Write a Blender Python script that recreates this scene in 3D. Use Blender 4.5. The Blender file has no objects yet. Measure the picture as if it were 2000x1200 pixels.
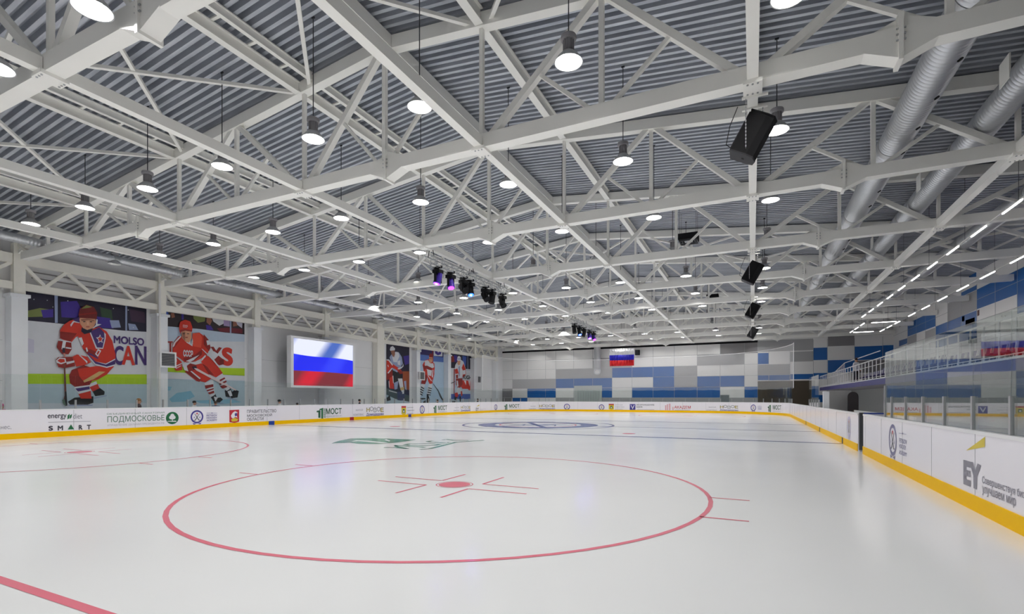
import bpy, bmesh, math, random
import numpy as np
from mathutils import Vector, Matrix
from mathutils.geometry import tessellate_polygon, delaunay_2d_cdt
random.seed(7)
C = bpy.context.scene.collection
SC = bpy.context.scene
PI = math.pi

# ---------------------------------------------------------------- camera
F_PX, U0, HORIZ, EYE = 986.0, 1000.0, 777.0, 1.65
YAW = math.atan(470 / F_PX)
cam_data = bpy.data.cameras.new('camera')
cam_data.sensor_width = 36
cam_data.lens = F_PX / 2000 * 36
cam_data.shift_y = (HORIZ - 600) / 2000
cam_data.clip_end = 300
cam = bpy.data.objects.new('camera', cam_data)
cam.location = (0, 0, EYE)
cam.rotation_euler = (PI / 2, 0, YAW)
C.objects.link(cam)
SC.camera = cam

# ---------------------------------------------------------------- world, exposure
W = bpy.data.worlds.new('world'); SC.world = W; W.use_nodes = True
W.node_tree.nodes['Background'].inputs[0].default_value = (0.75, 0.8, 0.9, 1)
W.node_tree.nodes['Background'].inputs[1].default_value = 0.3
SC.view_settings.view_transform = 'Standard'
SC.view_settings.look = 'None'
SC.view_settings.gamma = 1
SC.view_settings.use_curve_mapping = False
SC.view_settings.exposure = 0.04
SC.cycles.max_bounces = 10
SC.cycles.diffuse_bounces = 7
SC.cycles.glossy_bounces = 4
SC.cycles.transparent_max_bounces = 20
SC.cycles.use_adaptive_sampling = True
SC.cycles.adaptive_threshold = 0.02
SC.cycles.caustics_reflective = False
SC.cycles.caustics_refractive = False
SC.cycles.sample_clamp_indirect = 6
LAMP_POWER = 430.0

# ---------------------------------------------------------------- survey helpers (photo pixel -> point on a known plane of the hall)
SN, CS = math.sin(YAW), math.cos(YAW)
def ray(u):
    a = (u - U0) / F_PX
    return (-SN + a * CS, CS + a * SN)
def on_x(u, v, X):
    dx, dy = ray(u); d = X / dx
    return Vector((X, d * dy, EYE + d * (HORIZ - v) / F_PX))
def on_y(u, v, Y):
    dx, dy = ray(u); d = Y / dy
    return Vector((d * dx, Y, EYE + d * (HORIZ - v) / F_PX))
def on_z(u, v, Z=0.0):
    d = F_PX * (EYE - Z) / (v - HORIZ); dx, dy = ray(u)
    return Vector((d * dx, d * dy, Z))

# ---------------------------------------------------------------- materials
def lin(c):
    c = c / 255
    return c / 12.92 if c <= 0.04045 else ((c + 0.055) / 1.055) ** 2.4
def rgb(c): return tuple(lin(x) for x in c) + (1,)
MATS = {}
def mat(name, c, rough=0.5, metal=0.0, var=0.06, scale=6.0, emit=0.0, spec=None, bump=0.0, ior=None):
    if name in MATS: return MATS[name]
    m = bpy.data.materials.new(name); m.use_nodes = True
    nt = m.node_tree; b = nt.nodes['Principled BSDF']
    col = rgb(c)
    if var > 0:
        tc = nt.nodes.new('ShaderNodeTexCoord'); n = nt.nodes.new('ShaderNodeTexNoise'); n.inputs['Scale'].default_value = scale
        n.inputs['Detail'].default_value = 3
        mx = nt.nodes.new('ShaderNodeMix'); mx.data_type = 'RGBA'
        mx.inputs[6].default_value = tuple(x * (1 - var) for x in col[:3]) + (1,)
        mx.inputs[7].default_value = tuple(min(1, x * (1 + var)) for x in col[:3]) + (1,)
        nt.links.new(tc.outputs['Object'], n.inputs['Vector'])
        nt.links.new(n.outputs['Fac'], mx.inputs[0]); nt.links.new(mx.outputs[2], b.inputs['Base Color'])
        if bump:
            bp = nt.nodes.new('ShaderNodeBump'); bp.inputs['Strength'].default_value = bump; bp.inputs['Distance'].default_value = 0.01
            nt.links.new(n.outputs['Fac'], bp.inputs['Height']); nt.links.new(bp.outputs['Normal'], b.inputs['Normal'])
    else:
        b.inputs['Base Color'].default_value = col
    b.inputs['Roughness'].default_value = rough; b.inputs['Metallic'].default_value = metal
    if spec is not None: b.inputs['Specular IOR Level'].default_value = spec
    if ior: b.inputs['IOR'].default_value = ior
    if emit:
        b.inputs['Emission Color'].default_value = col; b.inputs['Emission Strength'].default_value = emit
    MATS[name] = m
    return m
def glass_mat(name, tint, f0=0.04, rough=0.0):
    m = bpy.data.materials.new(name); m.use_nodes = True; nt = m.node_tree
    for n in list(nt.nodes): nt.nodes.remove(n)
    out = nt.nodes.new('ShaderNodeOutputMaterial'); mix = nt.nodes.new('ShaderNodeMixShader')
    tr = nt.nodes.new('ShaderNodeBsdfTransparent'); gl = nt.nodes.new('ShaderNodeBsdfGlossy')
    tr.inputs[0].default_value = tint; gl.inputs['Roughness'].default_value = rough
    geo = nt.nodes.new('ShaderNodeNewGeometry'); dot = nt.nodes.new('ShaderNodeVectorMath'); dot.operation = 'DOT_PRODUCT'
    def math_(op, a=None, b=None):
        q = nt.nodes.new('ShaderNodeMath'); q.operation = op
        for i, x in enumerate((a, b)):
            if isinstance(x, (int, float)): q.inputs[i].default_value = x
            elif x is not None: nt.links.new(x, q.inputs[i])
        return q.outputs[0]
    nt.links.new(geo.outputs['Incoming'], dot.inputs[0]); nt.links.new(geo.outputs['Normal'], dot.inputs[1])
    c = math_('ABSOLUTE', dot.outputs['Value'])
    f = math_('ADD', math_('MULTIPLY', math_('POWER', math_('SUBTRACT', 1.0, c), 5.0), 1 - f0), f0)
    nt.links.new(f, mix.inputs[0]); nt.links.new(tr.outputs[0], mix.inputs[1]); nt.links.new(gl.outputs[0], mix.inputs[2])
    nt.links.new(mix.outputs[0], out.inputs[0]); MATS[name] = m
    return m
def sheer_mat(name, c, alpha):
    m = bpy.data.materials.new(name); m.use_nodes = True; nt = m.node_tree; b = nt.nodes['Principled BSDF']
    b.inputs['Base Color'].default_value = rgb(c); b.inputs['Roughness'].default_value = 0.9
    tc = nt.nodes.new('ShaderNodeTexCoord'); n = nt.nodes.new('ShaderNodeTexNoise'); n.inputs['Scale'].default_value = 0.5
    mr = nt.nodes.new('ShaderNodeMapRange'); mr.inputs[3].default_value = alpha * 0.8; mr.inputs[4].default_value = alpha * 1.2
    nt.links.new(tc.outputs['Object'], n.inputs['Vector']); nt.links.new(n.outputs['Fac'], mr.inputs[0]); nt.links.new(mr.outputs[0], b.inputs['Alpha'])
    MATS[name] = m
    return m

STEEL = mat('white_painted_steel', (250, 249, 244), 0.45, var=0.03, scale=1.5)
STEEL2 = mat('white_painted_steel_thin', (248, 247, 242), 0.5, var=0.03)
CREAM = mat('cream_painted_steel', (247, 244, 234), 0.5, var=0.03)
LAMPGREY = mat('lamp_housing_grey', (150, 148, 152), 0.45, 0.1)
DISHGREY = mat('lamp_dish_grey', (190, 192, 194), 0.4, 0.1)
ROD = mat('dark_rod', (62, 64, 70), 0.5, 0.4)
BLACK = mat('black_plastic', (16, 16, 19), 0.7, spec=0.25)
DKGREY = mat('dark_grey_metal', (72, 74, 78), 0.5, 0.3)
ALU = mat('aluminium', (188, 190, 192), 0.35, 0.7)
CHROME = mat('chrome_steel', (190, 190, 195), 0.25, 0.9)
WHITE_BOARD = mat('white_board_plastic', (248, 245, 252), 0.22, var=0.015, scale=1.0)
CAPRAIL = mat('white_cap_rail', (240, 240, 242), 0.3, var=0.01)
YELLOW = mat('yellow_kick_plate', (255, 200, 0), 0.45, var=0.03, scale=3, spec=0.08)
BLUEP = mat('blue_plastic', (40, 64, 150), 0.35)
WALLW = mat('left_wall_paint', (238, 238, 240), 0.6, var=0.04, scale=0.4)
CONC = mat('column_concrete', (238, 240, 244), 0.6, var=0.05, scale=1.2)
PANELW = mat('panel_white', (238, 237, 236), 0.35, var=0.02, scale=0.5)
PANELG = mat('panel_grey', (172, 172, 174), 0.4, var=0.02, scale=0.5)
PANELD = mat('panel_dark_grey', (140, 138, 140), 0.4, var=0.02, scale=0.5)
PANELB = mat('panel_blue', (0, 94, 172), 0.35, var=0.03, scale=0.5)
SEAM = mat('panel_seam', (168, 170, 174), 0.5, var=0)
BROWN = mat('brown_doorway', (76, 66, 52), 0.6)
GATE = mat('pale_gate', (190, 196, 194), 0.4)
RED = mat('paint_red', (206, 50, 32), 0.6); DRED = mat('paint_dark_red', (140, 32, 26), 0.6)
FLAGW = mat('flag_white', (236, 236, 240), 0.6); FLAGB = mat('flag_blue', (28, 24, 190), 0.6); FLAGR = mat('flag_red', (226, 24, 34), 0.6)
GLASS = glass_mat('clear_glass', (0.965, 0.985, 0.975, 1), 0.02)
GLASS2 = glass_mat('bright_glass', (0.9, 0.94, 0.925, 1), 0.13)
NET = sheer_mat('net_mesh', (236, 236, 238), 0.2)
LED = mat('led_strip', (255, 250, 246), 0.5, var=0, emit=20)
DIFF = mat('lamp_diffuser', (255, 254, 251), 0.5, var=0, emit=LAMP_POWER)
PURPLE = mat('purple_fascia', (84, 80, 140), 0.4)

def deck_mat():
    m = bpy.data.materials.new('galvanised_deck'); m.use_nodes = True; nt = m.node_tree; b = nt.nodes['Principled BSDF']
    tc = nt.nodes.new('ShaderNodeTexCoord'); mp = nt.nodes.new('ShaderNodeMapping'); mp.inputs['Scale'].default_value = (0.25, 3.0, 1)
    n = nt.nodes.new('ShaderNodeTexNoise'); n.inputs['Scale'].default_value = 2.0; n.inputs['Detail'].default_value = 4
    r = nt.nodes.new('ShaderNodeValToRGB')
    r.color_ramp.elements[0].color = rgb((166, 171, 182)); r.color_ramp.elements[1].color = rgb((206, 210, 218))
    r.color_ramp.elements[0].position = 0.3; r.color_ramp.elements[1].position = 0.7
    nt.links.new(tc.outputs['Object'], mp.inputs[0]); nt.links.new(mp.outputs[0], n.inputs['Vector']); nt.links.new(n.outputs['Fac'], r.inputs[0])
    nt.links.new(r.outputs[0], b.inputs['Base Color'])
    b.inputs['Metallic'].default_value = 0.35; b.inputs['Roughness'].default_value = 0.45
    return m
def ice_mat(name, c, var=0.015):
    m = bpy.data.materials.new(name); m.use_nodes = True; nt = m.node_tree; b = nt.nodes['Principled BSDF']
    tc = nt.nodes.new('ShaderNodeTexCoord'); n = nt.nodes.new('ShaderNodeTexNoise'); n.inputs['Scale'].default_value = 0.35; n.inputs['Detail'].default_value = 5
    col = rgb(c)
    mx = nt.nodes.new('ShaderNodeMix'); mx.data_type = 'RGBA'
    mx.inputs[6].default_value = tuple(x * (1 - var) for x in col[:3]) + (1,); mx.inputs[7].default_value = tuple(min(1, x * (1 + var)) for x in col[:3]) + (1,)
    nt.links.new(tc.outputs['Object'], n.inputs['Vector']); nt.links.new(n.outputs['Fac'], mx.inputs[0]); nt.links.new(mx.outputs[2], b.inputs['Base Color'])
    mr = nt.nodes.new('ShaderNodeMapRange'); mr.inputs[3].default_value = 0.13; mr.inputs[4].default_value = 0.2
    nt.links.new(n.outputs['Fac'], mr.inputs[0]); nt.links.new(mr.outputs[0], b.inputs['Roughness'])
    b.inputs['IOR'].default_value = 1.31; b.inputs['Specular IOR Level'].default_value = 0.5
    MATS[name] = m
    return m
def duct_mat():
    m = bpy.data.materials.new('spiral_duct'); m.use_nodes = True; nt = m.node_tree; b = nt.nodes['Principled BSDF']
    tc = nt.nodes.new('ShaderNodeTexCoord'); w = nt.nodes.new('ShaderNodeTexWave'); w.bands_direction = 'Y'; w.wave_profile = 'SAW'
    w.inputs['Scale'].default_value = 1.6; w.inputs['Distortion'].default_value = 0.3
    bp = nt.nodes.new('ShaderNodeBump'); bp.inputs['Strength'].default_value = 0.5; bp.inputs['Distance'].default_value = 0.03
    nt.links.new(tc.outputs['Object'], w.inputs['Vector']); nt.links.new(w.outputs['Fac'], bp.inputs['Height']); nt.links.new(bp.outputs['Normal'], b.inputs['Normal'])
    b.inputs['Base Color'].default_value = rgb((206, 208, 212)); b.inputs['Metallic'].default_value = 0.7; b.inputs['Roughness'].default_value = 0.34
    return m
DECK, ICE, DUCT = deck_mat(), ice_mat('ice', (242, 243, 244)), duct_mat()
ICE_RED, ICE_BLUE, ICE_GREEN = ice_mat('ice_red_line', (234, 124, 142)), ice_mat('ice_blue_line', (80, 96, 160)), ice_mat('ice_green_print', (92, 158, 136))

# ---------------------------------------------------------------- mesh builder
class MB:
    def __init__(s): s.v, s.f, s.m, s.mats = [], [], [], []
    def mi(s, m):
        if m not in s.mats: s.mats.append(m)
        return s.mats.index(m)
    def add(s, vs, fs, m):
        o = len(s.v); s.v += [tuple(p) for p in vs]; k = s.mi(m)
        for f in fs: s.f.append(tuple(i + o for i in f)); s.m.append(k)
        return s
    def box(s, c, d, m, R=None):
        vs = []
        for x in (-.5, .5):
            for y in (-.5, .5):
                for z in (-.5, .5):
                    p = Vector((x * d[0], y * d[1], z * d[2]))
                    if R: p = R @ p
                    vs.append(p + Vector(c))
        return s.add(vs, [(0, 1, 3, 2), (4, 6, 7, 5), (0, 4, 5, 1), (2, 3, 7, 6), (0, 2, 6, 4), (1, 5, 7, 3)], m)
    def span(s, a, b, m): return s.box([(p + q) / 2 for p, q in zip(a, b)], [abs(p - q) for p, q in zip(a, b)], m)
    def bar(s, a, b, w, h, m, up=(0, 0, 1)):
        a, b = Vector(a), Vector(b); d = (b - a); L = d.length; d.normalize(); up = Vector(up)
        if abs(d.dot(up)) > 0.98: up = Vector((0, 1, 0))
        x = d.cross(up).normalized(); z = x.cross(d)
        R = Matrix((x, d, z)).transposed()
        return s.box((a + b) / 2, (w, L, h), m, R)
    def cyl(s, a, b, r, m, n=10, r2=None, cap=True):
        a, b = Vector(a), Vector(b); d = (b - a).normalized(); r2 = r if r2 is None else r2
        x = d.orthogonal().normalized(); y = d.cross(x)
        vs = [a + (x * math.cos(2 * PI * i / n) + y * math.sin(2 * PI * i / n)) * r for i in range(n)] + [b + (x * math.cos(2 * PI * i / n) + y * math.sin(2 * PI * i / n)) * r2 for i in range(n)]
        fs = [(i, (i + 1) % n, n + (i + 1) % n, n + i) for i in range(n)]
        if cap: fs += [tuple(range(n - 1, -1, -1)), tuple(range(n, 2 * n))]
        return s.add(vs, fs, m)
    def lathe(s, prof, m, n=20, c=(0, 0, 0)):
        vs, fs = [], []
        for r, z in prof:
            for i in range(n): vs.append((c[0] + r * math.cos(2 * PI * i / n), c[1] + r * math.sin(2 * PI * i / n), c[2] + z))
        for k in range(len(prof) - 1):
            for i in range(n): fs.append((k * n + i, k * n + (i + 1) % n, (k + 1) * n + (i + 1) % n, (k + 1) * n + i))
        return s.add(vs, fs, m)
    def ball(s, c, r, m, n=10, k=6):
        if not isinstance(r, (tuple, list)): r = (r, r, r)
        vs = [(c[0], c[1], c[2] - r[2])]; fs = []
        for j in range(1, k):
            t = PI * j / k
            for i in range(n): vs.append((c[0] + r[0] * math.sin(t) * math.cos(2 * PI * i / n), c[1] + r[1] * math.sin(t) * math.sin(2 * PI * i / n), c[2] - r[2] * math.cos(t)))
        vs.append((c[0], c[1], c[2] + r[2])); L = len(vs) - 1
        for i in range(n): fs.append((0, 1 + (i + 1) % n, 1 + i)); fs.append((L, L - n + i, L - n + (i + 1) % n))
        for j in range(k - 2):
            for i in range(n): fs.append((1 + j * n + i, 1 + j * n + (i + 1) % n, 1 + (j + 1) * n + (i + 1) % n, 1 + (j + 1) * n + i))
        return s.add(vs, fs, m)
    def prism(s, pts, off, m):
        n = len(pts); P = [Vector(p) for p in pts]; o = Vector(off)
        return s.add(P + [p + o for p in P], [tuple(range(n)), tuple(range(2 * n - 1, n - 1, -1))] + [(i, n + i, n + (i + 1) % n, (i + 1) % n) for i in range(n)], m)
    def flat(s, pts, m):
        P = [Vector(p) for p in pts]
        return s.add(P, [tuple(t) for t in tessellate_polygon([P])], m)
    def mesh(s, name, smooth=False):
        me = bpy.data.meshes.new(name); me.from_pydata(s.v, [], s.f)
        for m in s.mats: me.materials.append(m)
        me.polygons.foreach_set('material_index', s.m)
        b = bmesh.new(); b.from_mesh(me); bmesh.ops.recalc_face_normals(b, faces=b.faces); b.to_mesh(me); b.free()
        if smooth:
            me.polygons.foreach_set('use_smooth', [True] * len(me.polygons))
            me.set_sharp_from_angle(angle=math.radians(40))
        return me
    def build(s, name, parent=None, smooth=False, loc=None):
        return link(name, s.mesh(name, smooth), parent, loc)
def link(name, me, parent=None, loc=None):
    o = bpy.data.objects.new(name, me); C.objects.link(o)
    if parent: o.parent = parent
    if loc: o.location = loc
    return o
def tag(o, label, cat, group=None, kind='thing'):
    o['label'] = label; o['category'] = cat
    if group: o['group'] = group
    o['kind'] = kind
    return o
def thing(name, label, cat, loc=(0, 0, 0), group=None, rotz=0.0):
    o = bpy.data.objects.new(name, None); o.empty_display_size = 0.1; C.objects.link(o); o.location = loc; o.rotation_euler = (0, 0, rotz)
    return tag(o, label, cat, group)
def struct(o, label, cat): return tag(o, label, cat, None, 'structure')
def dup(root, loc, label, group=None):        # copies a thing, its parts and their sub-parts
    r = root.copy(); C.objects.link(r); r.location = loc; r['label'] = label
    if group: r['group'] = group
    for ch in list(root.children):
        c = ch.copy(); C.objects.link(c); c.parent = r
        for g in list(ch.children):
            d = g.copy(); C.objects.link(d); d.parent = c
    return r
ORD = 'first second third fourth fifth sixth seventh eighth ninth tenth eleventh twelfth thirteenth fourteenth'.split()

# text as mesh in a unit box (x 0..1 wide, y 0..1 tall of its own bounds); returns verts, faces
FONTC = {}
def glyphs(txt, bold=0.0):
    key = (txt, bold)
    if key in FONTC: return FONTC[key]
    c = bpy.data.curves.new('lettering', 'FONT'); c.body = txt; c.resolution_u = 6; c.dimensions = '2D'; c.fill_mode = 'NONE'
    o = bpy.data.objects.new('lettering', c); C.objects.link(o)
    me = bpy.data.meshes.new_from_object(o.evaluated_get(bpy.context.evaluated_depsgraph_get()))
    P = [Vector((v.co.x, v.co.y)) for v in me.vertices]; E_ = [tuple(e.vertices) for e in me.edges]
    bpy.data.objects.remove(o); bpy.data.meshes.remove(me); bpy.data.curves.remove(c)
    nxt, prv = {}, {}
    for a, b in E_:
        if abs(a - b) > 1: a, b = max(a, b), min(a, b)      # closing edge of a loop
        else: a, b = min(a, b), max(a, b)
        nxt[a] = b; prv[b] = a
    big, sgn, seen = 0.0, 1.0, set()
    for i in nxt:                                            # outline direction differs between fonts: take it from the largest loop
        if i in seen: continue
        ar, j = 0.0, i
        while j not in seen and j in nxt: seen.add(j); k = nxt[j]; ar += P[j].x * P[k].y - P[k].x * P[j].y; j = k
        if abs(ar) > big: big, sgn = abs(ar), (-1.0 if ar > 0 else 1.0)
    Q = []
    for i, p in enumerate(P):
        n = Vector((0, 0))
        for a, b in ((prv.get(i, i), i), (i, nxt.get(i, i))):
            d = P[b] - P[a]
            if d.length > 1e-6: d.normalize(); n += Vector((-d.y, d.x))
        if n.length > 1e-6: n.normalize()
        Q.append(p + n * bold * sgn)
    V, _, T, _, _, _ = delaunay_2d_cdt(Q, E_, [], 1, 1e-6)
    A = np.array([Q[a][:] for a in nxt]); B = np.array([Q[nxt[a]][:] for a in nxt]); Fc = []
    for t in T:
        m = (V[t[0]] + V[t[1]] + V[t[2]]) / 3
        up = (A[:, 1] > m.y) != (B[:, 1] > m.y); a, b = A[up], B[up]; w_ = np.where(b[:, 1] > a[:, 1], 1, -1)
        if int((w_ * (a[:, 0] + (m.y - a[:, 1]) * (b[:, 0] - a[:, 0]) / (b[:, 1] - a[:, 1]) > m.x)).sum()): Fc.append(tuple(t))
    x0, x1 = min(p.x for p in V), max(p.x for p in V); y0, y1 = min(p.y for p in V), max(p.y for p in V)
    FONTC[key] = ([((p.x - x0) / (x1 - x0), (p.y - y0) / (y1 - y0)) for p in V], Fc)
    return FONTC[key]

# ---------------------------------------------------------------- hall dimensions
XL, XR, Y_NEAR, Y_FAR = -30.0, 12.3, -6.0, 60.0
RIDGE = -9.0
TRUSS_Y = [4.87 + 6 * k for k in range(10)]
def top_u(x): return 11.0 - (0.118 if x < RIDGE else 0.10) * abs(x - RIDGE)     # underside of a truss top chord
def deck_z(x): return top_u(x) + 0.42

# ================================================================= SETTING
f = MB(); f.span((-45, -8, -0.3), (14, 62, -0.04), mat('hall_floor_pale', (206, 208, 208), 0.6)); hall = f.build('floor_surround')
struct(hall, 'grey floor around the rink, behind the boards', 'floor')
f = MB(); f.span((-26.5, -1.8, -0.03), (3.0, 58.3, 0.0), ICE); ice = f.build('floor')
struct(ice, 'white ice sheet of the rink', 'ice')

def strip(mb, pts, w, m, closed=False, z=0.003):
    n = len(pts); P = [Vector((p[0], p[1], 0)) for p in pts]; L, R = [], []
    for i in range(n):
        a = P[i - 1] if (i > 0 or closed) else P[i]; b = P[(i + 1) % n] if (i < n - 1 or closed) else P[i]
        d = (b - a).normalized(); nn = Vector((-d.y, d.x, 0)) * (w / 2)
        L.append(P[i] + nn); R.append(P[i] - nn)
    vs = [(p.x, p.y, z) for p in L] + [(p.x, p.y, z) for p in R]
    mb.add(vs, [(i, (i + 1) % n, n + (i + 1) % n, n + i) for i in range(n if closed else n - 1)], m)
def ring(cx, cy, r, n=72): return [(cx + r * math.cos(2 * PI * i / n), cy + r * math.sin(2 * PI * i / n)) for i in range(n)]
CX = -11.74
def mark(name, fn):
    m = MB(); fn(m); o = m.build(name, ice); return o
for nm, y, w, m in (('goal_line', 2.13, 0.09, ICE_RED), ('blue_line', 21.4, 0.3, ICE_BLUE), ('centre_line', 28.25, 0.2, ICE_BLUE), ('blue_line', 35.1, 0.25, ICE_BLUE), ('goal_line', 54.3, 0.08, ICE_RED)):
    mark(nm, lambda q: strip(q, [(-26.35, y), (2.88, y)], w, m))
def faceoff(cx, cy, ref=True):
    def fn(q):
        strip(q, ring(cx, cy, 4.52), 0.07, ICE_RED, True)
        q.flat([(p[0], p[1], 0.003) for p in ring(cx, cy, 0.3, 28)], ICE_RED)
        strip(q, ring(cx, cy, 0.345, 28), 0.02, ICE_RED, True)
        for sx in (-1, 1):
            for sy in (-1, 1):
                x0, y0 = cx + sx * 0.46, cy + sy * 0.27
                strip(q, [(x0 + sx * 1.15, y0), (x0, y0)], 0.05, ICE_RED); strip(q, [(x0, y0), (x0, y0 + sy * 0.9)], 0.05, ICE_RED)
        for sx in (-1, 1):
            for y in (-0.75, 0.75):
                x0 = cx + sx * math.sqrt(4.5 ** 2 - y * y)
                strip(q, [(x0, cy + y), (x0 + sx * 0.62, cy + y)], 0.05, ICE_RED)
    mark('faceoff_circle', fn)
for cx in (-5.1, -18.4): faceoff(cx, 8.17)
for cx in (-5.1, -18.4): faceoff(cx, 48.2)
mark('faceoff_dot', lambda q: q.flat([(p[0], p[1], 0.003) for p in ring(-5.1, 23.1, 0.3, 20)], ICE_RED))
mark('faceoff_dot', lambda q: q.flat([(p[0], p[1], 0.003) for p in ring(-18.4, 23.1, 0.3, 20)], ICE_RED))
def centre(q):
    cy = 28.25
    strip(q, ring(CX, cy, 4.5), 0.14, ICE_BLUE, True)
    strip(q, ring(CX, cy, 3.1), 1.0, ICE_BLUE, True, 0.004)
    strip(q, ring(CX, cy, 2.3), 0.1, ICE_RED, True, 0.004)
    for s in (-1, 1):
        strip(q, [(CX - s * 1.9, cy - 3.2), (CX + s * 1.4, cy + 2.0), (CX + s * 2.3, cy + 2.3)], 0.34, ICE_BLUE, False, 0.005)
        strip(q, [(CX + s * 1.0 - 0.4, cy - 0.8), (CX + s * 1.0 + 0.4, cy - 0.8), (CX + s * 1.0, cy + 0.4)], 0.16, ICE_BLUE, True, 0.005)
mark('centre_crest', centre)
def green(q):
    G = ICE_GREEN
    def px(pts, m=G, z=0.004): q.flat([(on_z(600 + x / 4, 780 + y / 4).x, on_z(600 + x / 4, 780 + y / 4).y, z) for x, y in pts], m)
    px([(190, 347), (240, 328), (340, 308), (520, 306), (850, 318), (770, 331), (690, 341), (560, 351), (400, 350), (330, 341)])
    px([(385, 322), (480, 326), (640, 344), (600, 347), (400, 330), (340, 334)], ICE, 0.006)
    px([(600, 320), (620, 314), (650, 325), (640, 333)], ICE, 0.006)
    W = 0.16
    def ln(pts): strip(q, [tuple(on_z(600 + x / 4, 780 + y / 4).xy) for x, y in pts], W, G, False, 0.004)
    ln([(600, 379), (700, 380), (780, 388), (700, 372), (680, 362), (880, 374), (920, 378)])
    ln([(760, 360), (800, 350), (960, 348), (1040, 354), (1000, 362), (900, 364), (780, 362)])
    ln([(1110, 338), (1090, 345), (960, 336), (940, 330), (980, 326)])
    ln([(880, 394), (960, 388), (1160, 338), (1380, 322)]); ln([(1060, 318), (1090, 314), (1140, 322), (1260, 324)])
mark('green_print', green)

# ceiling: corrugated deck, ribs run across the hall, two pitches
def deck(x0, x1):
    m = MB(); pitch = 0.25; y = -2.0; xs = (x0, x1)
    prof = []
    while y < 60.6:
        prof += [(y, 0.0), (y + 0.1, 0.0), (y + 0.115, 0.17), (y + 0.165, 0.17), (y + 0.17, 0.15), (y + 0.18, 0.15), (y + 0.185, 0.17), (y + 0.235, 0.17)]; y += pitch
    n = len(prof); vs = []
    for x in xs: vs += [(x, p[0], deck_z(x) + p[1]) for p in prof]
    for x in xs: vs += [(x, p[0], deck_z(x) + p[1] + 0.02) for p in prof]
    fs = [(i, i + 1, n + i + 1, n + i) for i in range(n - 1)] + [(2 * n + i, 3 * n + i, 3 * n + i + 1, 2 * n + i + 1) for i in range(n - 1)]
    m.add(vs, fs, DECK); return m
ceil = deck(XL - 0.2, RIDGE).build('ceiling'); struct(ceil, 'corrugated galvanised roof deck, slope on the left of the ridge', 'ceiling')
ceil2 = deck(RIDGE, XR + 0.2).build('ceiling_right'); struct(ceil2, 'corrugated galvanised roof deck, slope on the right of the ridge', 'ceiling')

# left wall
w = MB(); w.span((XL - 0.2, Y_NEAR, 0), (XL, Y_FAR + 0.2, deck_z(XL) + 0.1), WALLW)
for k in range(9):
    y = 4.87 + 6 * k
    for z in (7.15, 7.3, 7.42): w.span((XL, y + 0.6, z), (XL + 0.05, y + 5.4, z + 0.05), PANELD if z != 7.3 else CAPRAIL)
    for z in (0.45, 2.4, 4.2): w.span((XL, y + 0.4, z), (XL + 0.004, y + 5.6, z + 0.012), SEAM)
wl = w.build('wall_left'); struct(wl, 'pale grey left wall behind columns and murals', 'wall')
w = MB(); w.prism([(XL, Y_NEAR - 0.2, 0), (XR, Y_NEAR - 0.2, 0), (XR, Y_NEAR - 0.2, deck_z(XR)), (RIDGE, Y_NEAR - 0.2, deck_z(RIDGE)), (XL, Y_NEAR - 0.2, deck_z(XL))], (0, 0.2, 0), WALLW)
o = w.build('wall_near'); struct(o, 'plain pale wall at the near end of the hall', 'wall')
w = MB(); w.span((XL, -6, deck_z(XL)), (XR, -2, deck_z(RIDGE) + 0.3), WALLW); o = w.build('ceiling_near'); struct(o, 'plain ceiling over the near end of the hall', 'ceiling')

# far wall with coloured panels (rectangles surveyed from the photo on the plane y = 60)
w = MB(); w.prism([(XL, Y_FAR, 0), (XR, Y_FAR, 0), (XR, Y_FAR, deck_z(XR)), (RIDGE, Y_FAR, deck_z(RIDGE)), (XL, Y_FAR, deck_z(XL))], (0, 0.2, 0), PANELW)
lay = [0]
def far_rect(u0, u1, v0, v1, m, w_=None, tilt=True):
    A = on_y(u0, v0, Y_FAR); B = on_y(u1, v1, Y_FAR); uc = (u0 + u1) / 2
    zt, zb = on_y(uc, v0, Y_FAR).z, on_y(uc, v1, Y_FAR).z
    (w_ or w).span((A.x, Y_FAR - 0.012, zb), (B.x, Y_FAR, zt), m)
UB = [975, 1001, 1030, 1065.5, 1085.5, 1120.5, 1157.5, 1195.5, 1234.5, 1275.5, 1317, 1361.5, 1406.5, 1454, 1480, 1501.5, 1543, 1588.5, 1616, 1669, 1724, 1757]
ZR = [0.43, 1.63, 2.83, 4.03, 5.23, 6.43, 7.63]
XB = [on_y(u, 0, Y_FAR).x for u in UB]
def cell(i, j, k, m, k1=None):   # columns i..j of the panel grid, row k up to k1
    w.span((XB[i] + 0.02, Y_FAR - 0.012, ZR[k] + 0.02), (XB[j] - 0.02, Y_FAR, ZR[(k if k1 is None else k1) + 1] - 0.02), m)
for args in [(1, 4, 2, PANELG), (2, 4, 1, PANELB), (1, 2, 0, PANELB), (0, 1, 0, PANELD), (0, 1, 1, PANELD), (4, 7, 3, PANELG), (6, 7, 4, PANELG), (4, 5, 2, PANELB), (5, 6, 2, PANELB), (6, 7, 2, PANELB), (6, 7, 1, PANELB), (4, 7, 0, PANELG),
             (7, 8, 4, PANELG), (7, 8, 3, PANELB), (8, 9, 3, PANELB), (9, 10, 3, PANELB), (9, 10, 2, PANELB), (8, 9, 1, PANELB), (9, 10, 1, PANELB), (10, 11, 1, PANELB), (11, 12, 1, PANELB),
             (7, 14, 0, PANELG), (10, 11, 3, PANELG), (10, 11, 2, PANELG), (11, 13, 4, PANELG), (11, 12, 2, PANELB), (12, 13, 2, PANELB), (13, 14, 1, PANELB), (12, 14, 5, PANELD)]:
    cell(*args)
Z2 = lambda u, v: on_y(u, v, Y_FAR).z
def px_cell(u0, u1, v0, v1, m): far_rect(u0 + 0.4, u1 - 0.4, v0, v1, m)
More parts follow.
